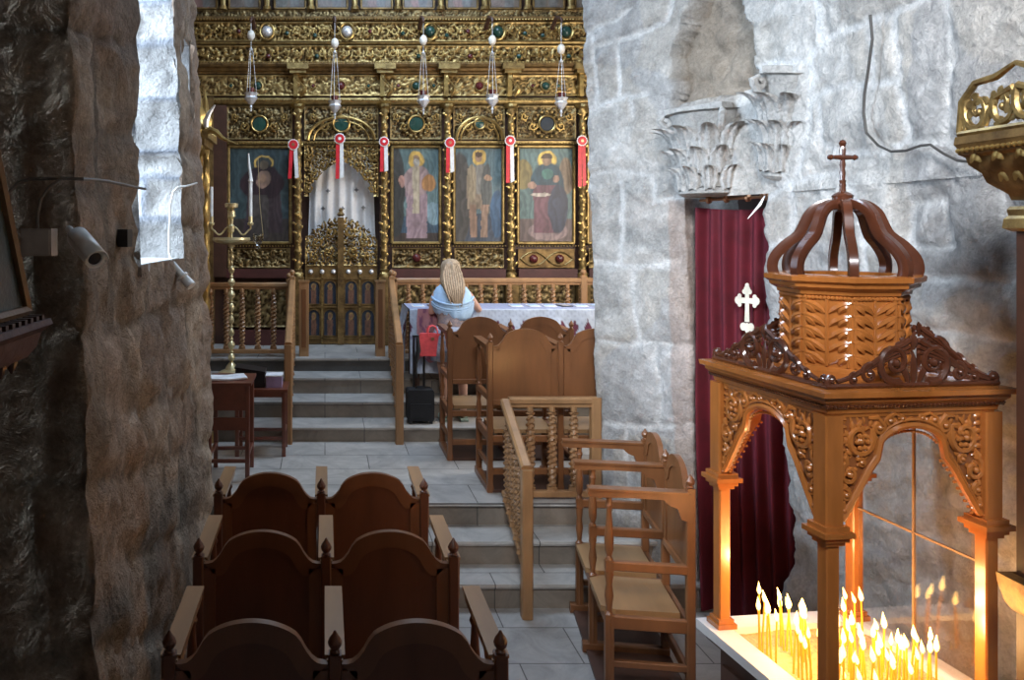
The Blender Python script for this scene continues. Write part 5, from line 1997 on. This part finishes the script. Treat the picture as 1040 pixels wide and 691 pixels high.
# pink garment over the front edge
n1_, n2_ = 30, 40
Ug, Vg = np.meshgrid(np.linspace(0, 1, n1_), np.linspace(0, 1, n2_), indexing='ij')
xg0, xg1 = (424 - VX) * 8.08 / F, (449 - VX) * 8.08 / F
Xg = xg0 + (xg1 - xg0) * Ug + .02 * np.sin(Vg * 5) * (Ug - .5)
Zg = TZ + .008 - .52 * Vg + .03 * np.sin(Ug * 9) * Vg
Yg = ty0 - .065 - .02 * np.sin(Ug * 15 + Vg * 3) * Vg
cg = np.zeros(Ug.shape + (3,))
cg[:] = (.52, .24, .26)
m_ = (fbm(Ug * 7, Vg * 9, Ug * 0, 3) > .25)[..., None]
cg = np.where(m_, (.3, .12, .2), cg)
pg = grid('pink_shawl', Xg, Yg, Zg, M['cloth'], cols=cg)
tag(pg, 'patterned pink cloth hanging over the table front left of the woman', 'cloth')

# ------------------------------------------------------------------ woman seen from behind at the table
wx, wy, wz = (459 - VX) * 7.86 / F, 7.86, .638
woman = thing('person', 'blonde woman in a light blue shawl seen from behind leaning over the table', 'person', (wx, wy, wz))
sk = {}
J = [  # name, pos, radius, parent
    ('pelvis', (0, .0, .83), .115, None),
    ('waist', (.005, .05, .98), .095, 'pelvis'),
    ('chest', (.015, .11, 1.14), .115, 'waist'),
    ('neck0', (.02, .165, 1.29), .055, 'chest'),
    ('neck1', (.02, .19, 1.36), .046, 'neck0'),
    ('head0', (.02, .225, 1.43), .072, 'neck1'),
    ('head1', (.02, .225, 1.50), .078, 'head0'),
    ('lsh', (-.13, .14, 1.25), .05, 'chest'),
    ('larm', (-.165, .13, 1.16), .042, 'lsh'),
    ('lel', (-.185, .13, 1.04), .034, 'larm'),
    ('lwr', (-.15, .27, 1.10), .023, 'lel'),
    ('lha', (-.14, .33, 1.10), .022, 'lwr'),
    ('rsh', (.17, .15, 1.25), .05, 'chest'),
    ('rarm', (.24, .16, 1.15), .042, 'rsh'),
    ('rel', (.305, .18, 1.06), .034, 'rarm'),
    ('rwr', (.31, .33, 1.115), .023, 'rel'),
    ('rha', (.30, .385, 1.115), .022, 'rwr'),
    ('lhip', (-.08, .0, .78), .095, 'pelvis'),
    ('lth', (-.085, -.005, .62), .078, 'lhip'),
    ('lkn', (-.08, -.01, .44), .052, 'lth'),
    ('lca', (-.078, -.025, .32), .05, 'lkn'),
    ('lan', (-.075, -.02, .085), .031, 'lca'),
    ('lfo', (-.078, .06, .035), .033, 'lan'),
    ('lto', (-.08, .15, .025), .026, 'lfo'),
    ('rhip', (.08, .0, .78), .095, 'pelvis'),
    ('rth', (.09, -.0, .62), .078, 'rhip'),
    ('rkn', (.10, -.0, .44), .052, 'rth'),
    ('rca', (.105, -.02, .32), .05, 'rkn'),
    ('ran', (.11, -.02, .085), .031, 'rca'),
    ('rfo', (.113, .06, .035), .033, 'ran'),
    ('rto', (.12, .15, .025), .026, 'rfo'),
]
def fingers(side, base, dirv):
    out = []
    b_ = Vector(base)
    for k, (off, ln) in enumerate(((-.024, .062), (-.008, .072), (.008, .068), (.023, .054))):
        n0 = f'{side}f{k}a'
        p = b_ + Vector((off, .03, 0))
        out.append((n0, tuple(p), .0085, side + 'ha'))
        out.append((n0 + 'b', tuple(p + Vector((off * .3, ln * .55, .004))), .0078, n0))
        out.append((n0 + 'c', tuple(p + Vector((off * .4, ln, -.008))), .0065, n0 + 'b'))
    th = 1 if side == 'l' else -1
    p = b_ + Vector((th * .026, .005, 0))
    out.append((side + 't', tuple(p), .009, side + 'ha'))
    out.append((side + 'tb', tuple(p + Vector((th * .022, .03, -.004))), .0075, side + 't'))
    return out
J += fingers('l', (-.14, .335, 1.10), None) + fingers('r', (.30, .39, 1.115), None)
idx = {j[0]: i for i, j in enumerate(J)}
me = bpy.data.meshes.new('body')
me.from_pydata([j[1] for j in J], [(idx[j[3]], i) for i, j in enumerate(J) if j[3]], [])
me.materials.append(M['skin'])
body = bpy.data.objects.new('body', me)
COL.objects.link(body)
body.parent = woman
md = body.modifiers.new('skin', 'SKIN')
if not me.skin_vertices:
    bpy.context.view_layer.objects.active = body
for i, j in enumerate(J):
    sv = me.skin_vertices[0].data[i]
    sx = 1.25 if j[0] in ('waist', 'chest', 'pelvis') else 1
    sv.radius = (j[2] * sx, j[2] * (1 if sx == 1 else .8))
    sv.use_root = (i == 0)
md.use_smooth_shade = True
sb = body.modifiers.new('subdiv', 'SUBSURF')
sb.levels = 2
sb.render_levels = 2


def loft(name, rings, m, parent, n=36, foldn=0, folda=0.0, a0=0, a1=2 * PI, thick=.006):
    """rings: (cx, cy, z, rx, ry)"""
    vs, fs = [], []
    closed = abs(a1 - a0 - 2 * PI) < 1e-6
    for i, (cx, cy, z, rx, ry) in enumerate(rings):
        for k in range(n + (0 if closed else 1)):
            a = a0 + (a1 - a0) * k / n
            q = 1 + folda * math.sin(foldn * a + i * .7) * (i / len(rings))
            vs.append((cx + rx * q * math.cos(a), cy + ry * q * math.sin(a), z + .3 * folda * .1 * math.sin(3 * a)))
    w = n if closed else n + 1
    for i in range(len(rings) - 1):
        for k in range(n):
            k2 = (k + 1) % w
            fs.append((i * w + k, i * w + k2, (i + 1) * w + k2, (i + 1) * w + k))
    b = MB()
    b.add(vs, fs)
    o = b.build(name, m, parent, 180)
    s = o.modifiers.new('solid', 'SOLIDIFY')
    s.thickness = thick
    return o


loft('summer_dress', [(.015, .13, 1.24, .15, .10), (.012, .10, 1.12, .165, .125), (.005, .055, .98, .135, .11), (0, .01, .88, .165, .14)], mat('print_dress', (.40, .28, .24), .8, scale=26, base2=(.12, .12, .16)), woman, foldn=9, folda=.03)
loft('skirt', [(0, .02, .93, .15, .125), (0, .0, .84, .19, .15), (.003, -.01, .72, .2, .16), (.005, -.01, .60, .215, .17)], M['shorts'], woman, foldn=11, folda=.05)
loft('shawl', [(.02, .165, 1.36, .055, .06), (.02, .155, 1.335, .10, .085), (.02, .145, 1.30, .15, .11), (.02, .135, 1.25, .185, .125), (.022, .12, 1.19, .198, .135), (.025, .105, 1.13, .205, .14), (.03, .095, 1.075, .195, .14), (.035, .085, 1.02, .16, .135), (.045, .08, .985, .12, .12)],
     M['shawl'], woman, 48, 13, .05)
# crossing fold of the shawl over the back
b = MB()
for q, (z0, z1) in enumerate(((1.16, 1.09), (1.13, 1.06), (1.19, 1.12))):
    P = []
    for k in range(17):
        a = PI + .15 + (PI - .3) * k / 16
        P.append((.02 + .208 * math.cos(a), .112 + .148 * math.sin(a), z0 + (z1 - z0) * math.sin(PI * k / 16) + .01 * q))
    b.tube(P, .011, 7)
b.build('shawl_fold', M['shawl'], woman)
# hair: cap and long fall down the back
b = MB()
cx, cy = .02, .205
rings = [(1.585, .02, .02, .02), (1.575, .055, .055, .018), (1.55, .082, .09, .01), (1.51, .095, .105, .0), (1.46, .098, .1, -.01), (1.41, .108, .085, -.06), (1.36, .115, .07, -.11),
         (1.31, .105, .055, -.16), (1.26, .09, .045, -.19), (1.22, .074, .036, -.205), (1.17, .055, .028, -.215), (1.12, .035, .018, -.215), (1.08, .012, .01, -.21)]
vs, fs = [], []
n = 40
for i, (z, rx, ry, dy) in enumerate(rings):
    for k in range(n):
        a = 2 * PI * k / n
        g = 1 + .07 * math.sin(a * 13 + z * 6) + .04 * math.sin(a * 7 - z * 9)
        front = max(0, math.sin(a))
        yy = ry * math.sin(a) * (1 if z > 1.5 else 1 - .62 * front)
        vs.append((cx + rx * g * math.cos(a) + max(0, 1.36 - z) * .12, cy + dy + yy * g, z))
for i in range(len(rings) - 1):
    for k in range(n):
        fs.append((i * n + k, i * n + (k + 1) % n, (i + 1) * n + (k + 1) % n, (i + 1) * n + k))
fs += [tuple(range(n)), tuple(range((len(rings) - 1) * n, len(rings) * n))]
b.add(vs, fs)
hair = b.build('hair', M['hair'], woman, 180)
for s_ in range(9):
    x = cx - .085 + .02 * s_
    b = MB()
    b.tube([(x * .6 + .01, cy - .08, 1.54), (x * 1.1, cy - .115, 1.44), (x * 1.15, cy - .19, 1.35), (x * .95 + .01, cy - .235, 1.25), (x * .5 + .03 + .012 * math.sin(s_), cy - .24, 1.13 + .03 * math.sin(s_ * 2))], [.008, .014, .014, .011, .003], 6)
    b.build('hair_lock', M['hair'], hair)
# face on the far side
b = MB().lathe([(0, .002), (.005, .009), (.02, .011), (.035, .006), (.045, .002)], (.02, .300, 1.445), 8)
b.build('nose', M['skin'], woman)
for s_ in (-1, 1):
    MB().ball((.02 + s_ * .03, .290, 1.485), .011, 10).build('eye', M['wax_white'], woman)
    b = MB()
    x = -.078 if s_ < 0 else .117
    b.prism([(-.036, -.06), (.036, -.06), (.042, .06), (.03, .19), (-.03, .19), (-.042, .06)], .02, (x, 0, .011), (1, 0, 0), (0, 1, 0))
    for yy in (.03, .10):
        b.tube([(x + .04 * math.cos(a), yy, .02 + .05 * math.sin(a)) for a in np.linspace(0, PI, 9)], .008, 6)
    b.build('sandal', M['sandal'], woman)
MB().tube([(.0, .300, 1.412), (.02, .303, 1.408), (.04, .300, 1.412)], .005, 6).build('mouth', M['ribbon_red'], woman)

# red handbag on her left forearm
hb = thing('handbag', 'bright red leather handbag hanging beside the woman', 'handbag', ((439 - VX) * 7.8 / F, 7.80, 1.285))
b = MB().prism([(-.122, 0), (.122, 0), (.13, .02), (.125, .205), (.115, .22), (-.115, .22), (-.125, .205), (-.13, .02)], .075, (0, 0, 0), (1, 0, 0), (0, 0, 1))
b.build('bag_body', M['red_leather'], hb)
for y in (-.036, .036):
    MB().tube([(-.045, y, .2), (-.045, y, .25), (-.03, y * .8, .285), (0, y * .5, .295), (.03, y * .8, .285), (.045, y, .25), (.045, y, .2)], .0075, 7).build('handle', M['red_leather'], hb)
MB().box((0, -.039, .17), (.03, .006, .03)).build('clasp', M['copper'], hb)
MB().box((0, -.0385, .01), (.235, .004, .012)).build('base_piping', M['red_leather'], hb)
# suitcase
sc = thing('trolley_suitcase', 'small black trolley case with its handle pulled up on the lowest chancel step', 'suitcase', ((426.5 - VX) * 7.78 / F, 7.79, .638))
b = MB().prism([(-.12, .03), (-.13, .05), (-.13, .31), (-.115, .33), (.115, .33), (.13, .31), (.13, .05), (.12, .03)], .18, (0, 0, 0), (1, 0, 0), (0, 0, 1))
b.build('case', M['black_cloth'], sc)
MB().prism([(-.1, .06), (.1, .06), (.1, .2), (-.1, .2)], .02, (0, -.095, 0), (1, 0, 0), (0, 0, 1)).build('front_pocket', M['black_cloth'], sc)
for x in (-.05, .05):
    MB().tube([(x, .07, .3), (x, .08, .82)], .011, 8).build('telescopic_rod', M['black_plastic'], sc)
MB().bar((-.065, .08, .83), (.065, .08, .83), .03, .025).build('pull_handle', M['black_plastic'], sc)
MB().tube([(-.04, 0, .33), (-.03, 0, .35), (.03, 0, .35), (.04, 0, .33)], .008, 6).build('carry_handle', M['black_plastic'], sc)
for x in (-.1, .1):
    MB().lathe([(-.012, .026), (.012, .026)], (x, .06, .028), 14, Matrix.Rotation(PI / 2, 3, 'Y')).build('wheel', M['black_plastic'], sc)
    MB().box((x, -.06, .016), (.03, .03, .03)).build('foot', M['black_plastic'], sc)
o = MB().tube([W(424, 343, 7.72), W(425, 356, 7.71), W(422, 370, 7.70), W(423, 384, 7.70)], [.03, .05, .035, .015], 8, .5).build('dark_jacket', M['black_cloth'])
tag(o, 'crumpled black garment slung on the suitcase handle', 'jacket')

# ------------------------------------------------------------------ reading desks, at the left of the raised floor
def small_desk(name, label, x0, x1, y0, y1, z, h, m, apron=.1, slats=False):
    t = thing(name, label, 'desk', ((x0 + x1) / 2, (y0 + y1) / 2, z))
    w, d = x1 - x0, y1 - y0
    MB().box((0, 0, h - .012), (w + .03, d + .03, .024)).build('desk_top', m, t)
    for sx in (-1, 1):
        for sy in (-1, 1):
            MB().bar((sx * (w / 2 - .02), sy * (d / 2 - .02), 0), (sx * (w / 2 - .02), sy * (d / 2 - .02), h - .024), .036, .036, (0, 1, 0)).build('leg', m, t)
    for sy in (-1, 1):
        MB().box((0, sy * (d / 2 - .02), h - .024 - apron / 2), (w - .06, .02, apron)).build('apron', m, t)
        MB().bar((-w / 2 + .02, sy * (d / 2 - .02), .16), (w / 2 - .02, sy * (d / 2 - .02), .16), .025, .03).build('stretcher', m, t)
    for sx in (-1, 1):
        MB().bar((sx * (w / 2 - .02), -d / 2 + .02, .2), (sx * (w / 2 - .02), d / 2 - .02, .2), .025, .03).build('stretcher', m, t)
    return t


RW = mat('red_brown_wood', (.15, .045, .025), .35, scale=6, var=.3, bump=.06, coat=.4)
d1 = small_desk('reading_desk', 'dark red-brown wooden desk with a paper on it by the left wall end', -.945, -.60, 6.38, 6.80, .5, .79, RW, .2)
MB().box((0, -.2, .46), (.30, .02, .1)).build('lower_panel', RW, d1)
d2 = small_desk('side_table', 'dark wooden side table carrying a black case and a white box', -.80, -.345, 7.08, 7.44, .5, .60, RW, .05)
p = thing('open_book', 'white paper booklet lying on the red-brown desk', 'booklet', (-.80, 6.56, 1.296), .25)
MB().box((-.075, 0, .006), (.15, .2, .012), Matrix.Rotation(.06, 3, 'Y')).build('page_block', M['paper'], p)
MB().box((.075, 0, .006), (.15, .2, .012), Matrix.Rotation(-.06, 3, 'Y')).build('page_block', M['paper'], p)
t = thing('black_case', 'black case with a slanting lid on the side table', 'case', (-.67, 7.24, 1.101))
MB().prism([(-.13, 0), (.13, 0), (.13, .13), (-.13, .17)], .22, (0, 0, 0), (1, 0, 0), (0, 0, 1)).build('case_body', M['black_plastic'], t)
MB().prism([(-.135, .172), (.135, .131), (.135, .145), (-.135, .186)], .23, (0, 0, 0), (1, 0, 0), (0, 0, 1)).build('lid', M['black_plastic'], t)
t = thing('paper_box', 'small white and violet box beside the black case', 'box', (-.455, 7.22, 1.101))
MB().box((0, 0, .05), (.14, .16, .10)).build('box_body', mat('violet_card', (.36, .28, .48), .6, bump=0), t)
MB().box((0, 0, .105), (.15, .17, .012)).build('box_lid', M['paper'], t)

# ------------------------------------------------------------------ brass candle stand
bs = thing('brass_candle_stand', 'tall knobbed brass candle stand with three candle arms before the dark icon', 'candle stand', (-1.005, 8.60, .958))
pr = [(0, .14), (.02, .145), (.04, .12), (.06, .07), (.1, .05), (.13, .025)]
zz = .13
while zz < 1.36:
    for (dz, r) in ((.01, .012), (.03, .03), (.055, .036), (.08, .028), (.1, .012), (.115, .02), (.13, .012)):
        pr.append((zz + dz, r * (1 + .15 * math.sin(zz * 9))))
    zz += .135
pr += [(1.44, .012)]
MB().lathe(pr, n=16).build('stem', M['brass'], bs)
MB().lathe([(1.39, .03), (1.405, .10), (1.425, .18), (1.45, .205), (1.475, .2), (1.465, .12), (1.45, .01)], n=28).build('drip_tray', M['brass'], bs)
MB().lathe([(1.45, .012), (1.52, .012), (1.54, .03), (1.6, .035), (1.62, .018), (1.68, .024), (1.70, .045), (1.76, .04), (1.78, .022), (1.80, .07), (1.84, .075), (1.845, .05)], n=14).build('centre_cup', M['brass'], bs)
for s_, hgt, x in ((-1, .36, .205), (1, .42, .195)):
    P = [(s_ * (.01 + x * t), 0, 1.57 + .05 * math.sin(t * 7) * (1 - t) - .05 * math.sin(PI * t)) for t in np.linspace(0, 1, 13)]
    P.append((s_ * (x + .01), 0, 1.62))
    a = MB().tube(P, .01, 7).build('arm', M['brass'], bs)
    MB().lathe([(1.60, .01), (1.61, .03), (1.63, .035), (1.64, .022), (1.70, .022)], (s_ * (x + .01), 0, 0), 12).build('socket', M['brass'], a)
    b = MB().tube([(s_ * (x + .01), 0, 1.66), (s_ * (x + .01), 0, 1.66 + hgt)], .018 if s_ < 0 else .02, 10)
    if s_ > 0:
        b.tube([(x + .01, 0, 2.08), (x + .012, 0, 2.12), (x - .005, 0, 2.25), (x - .012, 0, 2.38)], [.028, .018, .014, .008], 8)
    c = b.build('tall_candle', M['wax_white'], bs)
glassy = mat('clear_glass', (.9, .95, .95), .05, bump=0)
nt = glassy.node_tree
nt.nodes['Principled BSDF'].inputs['Transmission Weight'].default_value = 1.0
t = thing('glass_vigil_lamp', 'small clear glass cup hanging right of the brass stand', 'glass', W(262, 244, 8.7))
MB().lathe([(-.1, .002), (-.09, .03), (-.06, .02), (-.03, .045), (.02, .06), (.07, .055), (.07, .05), (.02, .053), (-.02, .035)], n=16).build('cup', glassy, t)
MB().tube([(.055, 0, .06), (.02, 0, .4), (0, 0, .9)], .003, 5).build('hanging_wire', M['brass'], t)

# ------------------------------------------------------------------ gilded throne at the end of the left wall
gt = thing('gilded_canopy', 'gilded carved canopy post with pinnacle beyond the end of the left wall', 'canopy', (-1.135, 7.15, .5))
for (x, y) in ((0, 0), (-.55, 0), (0, .42), (-.55, .42)):
    b = MB()
    pr = [(0, .09), (.08, .09), (.1, .07)]
    for k in range(50):
        pr.append((.12 + 2.7 * k / 49, .042 + .006 * math.sin(k * 2.1)))
    pr += [(2.85, .09), (2.9, .1)]
    b.lathe(pr, (x, y, 0), 14, lobes=4, amp=.14, twist=5)
    c = b.build('carved_post', M['gold_bright'], gt)
    if x == 0 and y == 0:
        b = MB()
        for k in range(30):
            leaf(b, Vector((0, -.045, .2 + .088 * k)), Vector((1, 0, 0)), Vector((0, 0, 1)), Vector((0, -1, 0)), (.02 * math.cos(k * 2), 0), PI / 2 + (.8 if k % 2 else -.8), .1, .022, .6)
        b.build('vine_leaves', M['gold_bright'], c)
    MB().lathe([(2.9, .1), (2.94, .08), (3.0, .05), (3.05, .06), (3.12, .035), (3.2, .028), (3.28, .012), (3.34, .002)], (x, y, 0), 10, lobes=4, amp=.15).build('pinnacle', M['gold_bright'], gt)
b = MB().box((-.275, .21, 2.86), (.75, .6, .06)).box((-.275, .21, 2.80), (.68, .54, .06))
b.build('canopy_board', M['gold'], gt)
b = MB()
P = [(.06, -.06, 2.87), (.12, -.06, 2.90), (.17, -.06, 2.88), (.22, -.06, 2.83), (.28, -.06, 2.80), (.36, -.05, 2.77)]
b.tube(P, [.03, .032, .028, .02, .014, .006], 7)
b.build('scroll_arm', M['gold_bright'], gt)
b = MB().tube([(.08, -.06, 2.92), (.08, -.06, 2.98), (.11, -.06, 3.05), (.16, -.06, 3.12)], [.02, .028, .02, .006], 7)
b.build('plume', M['silver'], gt)
b = MB()
b.box((-.275, .25, .4), (.5, .4, .06)).box((-.275, .43, 1.1), (.5, .05, 1.4)).box((-.275, .25, .2), (.48, .38, .34))
b.build('throne_seat', RW, gt)

# ------------------------------------------------------------------ left wall fittings
t = thing('junction_box', 'square cable junction box on the dark stone left of the security camera', 'junction box', W(40, 246, 2.52))
MB().box((0, 0, 0), (.095, .06, .085)).build('box_body', mat('taupe_plastic', (.42, .37, .32), .6, bump=.03), t)
MB().box((0, -.032, 0), (.085, .006, .075)).build('cover', mat('taupe_plastic_lid', (.46, .41, .36), .6, bump=.03), t)
t = thing('security_camera', 'white bullet security camera mounted on the stone corner', 'security camera', W(88, 253, 2.38))
ax = Vector((.55, -.62, -.42)).normalized()
R = ax.to_track_quat('Z', 'Y').to_matrix()
MB().lathe([(-.085, .02), (-.08, .029), (-.03, .031), (.055, .031), (.058, .028)], (0, 0, 0), 20, R).build('housing', M['white_plastic'], t)
MB().lathe([(.0, .028), (.003, .031), (.01, .031), (.01, .022), (.004, .02)], ax * .055, 20, R).build('lens_ring', M['white_plastic'], t)
MB().lathe([(0, .021), (.004, .019), (.006, .002)], ax * .058, 18, R).build('lens', M['black_plastic'], t)
sh = MB()
vs, fs = [], []
for i, q in enumerate((-.075, .078)):
    for k in range(11):
        a = PI * .08 + PI * .84 * k / 10
        vs.append(R @ Vector((.036 * math.cos(a), .036 * math.sin(a), q)))
fs = [(k, k + 1, 12 + k, 11 + k) for k in range(10)]
sh.add(vs, fs)
so = sh.build('sun_shield', M['white_plastic'], t, 180)
so.modifiers.new('s', 'SOLIDIFY').thickness = .003
MB().tube([-ax * .07, -ax * .11 + Vector((-.03, .06, .01)), (-.09, .17, .02)], .012, 8).build('mount_arm', M['white_plastic'], t)
t = thing('spot_lamp', 'small white cylindrical spotlight under the bright window', 'spotlight', W(184, 279, 4.2))
ax = Vector((.6, -.25, -.62)).normalized()
R = ax.to_track_quat('Z', 'Y').to_matrix()
MB().lathe([(-.085, .014), (-.08, .02), (.02, .02), (.025, .024), (.085, .028), (.088, .024)], (0, 0, 0), 16, R).build('housing', M['white_plastic'], t)
MB().lathe([(0, .03), (.012, .03)], ax * .01, 16, R).build('collar', M['wax_white'], t)
MB().tube([-ax * .08, (-.1, .02, .06)], .008, 6).build('mount_arm', M['white_plastic'], t)
o = MB().box(W(132, 242, 3.22) + Vector((-.02, 0, 0)), (.04, .08, .07)).build('sensor_box', M['black_plastic'])
tag(o, 'small dark square sensor on the wall before the bright window', 'sensor')


def cable(name, label, pts, r, m):
    o = MB().tube(pts, r, 6).build(name, M[m])
    return tag(o, label, 'cable')


yy = 2.54
P = [W(8, 197, yy), W(18, 186, yy), W(30, 182, yy), W(60, 181, yy), W(84, 182, yy), W(93, 183, 2.66) + Vector((.02, 0, 0))]
for d, py in ((2.8, 184), (3.0, 187), (3.2, 190), (3.4, 192)):
    P.append(Vector((-.765, d, HC - (py - VY) * d / F)))
cable('wall_cable', 'grey cable running level across the dark stone to the window', P, .006, 'cable')
cable('wall_cable', 'thin cable curving down from the level cable to the junction box', [W(62, 181, yy), W(50, 190, yy), W(41, 203, yy), W(38, 220, yy), W(38, 233, yy)], .005, 'cable')
cable('window_cable', 'cable looping over the bright window reveal down to the spotlight', [W(200, 186, 4.62), W(190, 189, 4.5), W(181, 190, 4.48), W(176, 195, 4.46), W(173, 208, 4.44), W(172, 235, 4.4), W(172, 258, 4.36), W(174, 266, 4.3)], .006, 'white_plastic')
P = [W(884, 15, 3.95), W(886, 40, 3.95), W(882, 70, 3.95), W(878, 95, 3.95), W(877, 115, 3.95), W(880, 135, 3.93), W(892, 148, 3.88), W(905, 154, 3.8), W(920, 153, 3.72), W(935, 148, 3.62), W(945, 147, 3.5), W(958, 156, 3.4), W(972, 163, 3.25), W(990, 165, 3.1)]
P = [Vector((p.x, p.y, p.z)) for p in P]
for i, p in enumerate(P):
    # lay the cable on the wall face
    d = (2.545 - .034 * (p.z - 2.75)) * F / ((p.x / p.y) * F)
    q = W((p.x / p.y) * F + VX, VY - (p.z - HC) / p.y * F, d)
    P[i] = q
cable('wall_cable', 'dark cable hanging down the right wall and looping to the gilded shrine', P, .006, 'cable_dark')

# gable-topped icon on its ledge, lower left corner of the view
t = thing('wall_icon', 'teal painted icon in a thin wooden frame leaning above a brown ledge', 'icon', (-.66, 1.3, 2.33))
R90 = ((0, 1, 0), (0, 0, 1))
poly = [(-.45, 0), (.42, 0), (.20, .42), (.0, .80), (-.45, .80)]
MB().prism(poly, .03, (0, 0, 0), *R90).build('panel', mat('teal_painting', (.035, .07, .075), .35, scale=9, var=.4, base2=(.06, .045, .03)), t)
b = MB()
Q = [Vector((.02, a, c)) for a, c in poly]
for i in range(len(Q)):
    b.tube([Q[i], Q[(i + 1) % len(Q)]], .011, 6)
b.build('frame', mat('frame_wood', (.2, .11, .05), .5), t)
t = thing('icon_ledge', 'dark brown wooden ledge with small dentils under the leaning icon', 'ledge', (-.72, 1.3, 2.31))
b = MB().extrude([(-.4, 0), (.12, 0), (.125, -.012), (.10, -.03), (.09, -.06), (.07, -.085), (-.4, -.085)], (0, -.9, 0), (0, .45, 0), (1, 0, 0))
b.build('shelf', mat('ledge_wood', (.085, .035, .03), .6, scale=8), t)
b = MB()
for k in range(40):
    b.box((.10, -.85 + .0325 * k, .004), (.03, .014, .012))
b.build('dentil_row', M['dark_wood'], t)
first = None
for k in range(22):
    y = -.85 + .06 * k
    if first is None:
        first = MB().lathe([(-.03, .002), (-.02, .008), (-.006, .013), (0, .013)], (0, 0, 0), 8).build('pendant', M['dark_wood'], t)
        o = first
    else:
        o = first.copy()
        COL.objects.link(o)
        o.parent = t
    o.location = (.05, y, -.085)
MB().prism([(-.4, -.085), (.06, -.085), (-.1, -.25), (-.4, -.33)], 1.2, (0, -.2, 0), (1, 0, 0), (0, 0, 1)).build('bracket', M['dark_wood'], t)

# ------------------------------------------------------------------ gilded shrine at the right edge
gs = thing('gilded_shrine', 'gilded carved shrine head on a dark post at the right picture edge', 'shrine', (2.335, 2.46, 0))
MB().bar((0, 0, 0), (0, 0, 2.52), .24, .24, (0, 1, 0), .08).build('post', M['dark_wood'], gs)
b = MB()
def sq(b, prof):
    return mitred(b, [(q if q <= .12 else .12 + (q - .12) * .55, z) for q, z in prof], 0.0)
sq(b, [(.12, 2.50), (.15, 2.51), (.145, 2.54), (.13, 2.55), (.135, 2.57), (.125, 2.58)])
b.build('collar', M['gold'], gs)
b = MB()
sq(b, [(.12, 2.60), (.13, 2.62), (.20, 2.66), (.215, 2.69), (.26, 2.72), (.27, 2.745), (.295, 2.755), (.30, 2.78), (.31, 2.79), (.305, 2.815), (.0, 2.82)])
b.build('flared_head', M['gold_dark'], gs)
for i in (0, 3):
    Rr = Matrix.Rotation(i * PI / 2, 3, 'Z')
    u = Rr @ Vector((1, 0, 0))
    n_ = Rr @ Vector((0, -1, 0))
    b = MB()
    for k in range(9):
        leaf(b, n_ * .165, u * .6, Vector((0, 0, 1)), n_, (-.18 + .045 * k, 2.66), PI / 2 + (.5 if k % 2 else -.5), .07, .014, .5)
        leaf(b, n_ * .21, u * .72, Vector((0, 0, 1)), n_, (-.24 + .06 * k, 2.725), PI / 2 + (.9 if k % 2 else -.9), .05, .011, .5)
    for k in range(22):
        b.ball(n_ * .222 + u * (-.21 + .02 * k) + Vector((0, 0, 2.768)), .008, 6)
    b.build('leaf_band', M['gold_bright'], gs)
    b = MB()
    for s_ in (-1, 1):
        scroll(b, n_ * .21, u * s_ * .74, (0, 0, 1), (.205, 2.895), .075, 1.5, 1.0, -1, .014, 9, None)
        scroll(b, n_ * .21, u * s_ * .74, (0, 0, 1), (.075, 2.90), .07, 1.5, 2.4, 1, .013, 8, (.16, 2.84))
        scroll(b, n_ * .21, u * s_ * .74, (0, 0, 1), (.285, 2.84), .022, 1.2, 2.4, 1, .009, 2, None)
        b.tube([n_ * .21 + u * s_ * .22 + Vector((0, 0, 2.83)), n_ * .21 + u * s_ * .205 + Vector((0, 0, 2.93)), n_ * .21 + u * s_ * .15 + Vector((0, 0, 2.985)), n_ * .21 + u * s_ * .07 + Vector((0, 0, 2.99)), n_ * .21 + Vector((0, 0, 3.02))], [.008, .012, .012, .013, .008], 6)
    b.tube([n_ * .21 + u * -.22 + Vector((0, 0, 2.825)), n_ * .21 + u * .22 + Vector((0, 0, 2.825))], .01, 6)
    b.build('openwork_crest', M['gold'], gs)
b = MB()
sq(b, [(.12, 1.28), (.14, 1.30), (.165, 1.36), (.17, 1.39), (.12, 1.40)])
b.build('ledge', M['gold_dark'], gs)
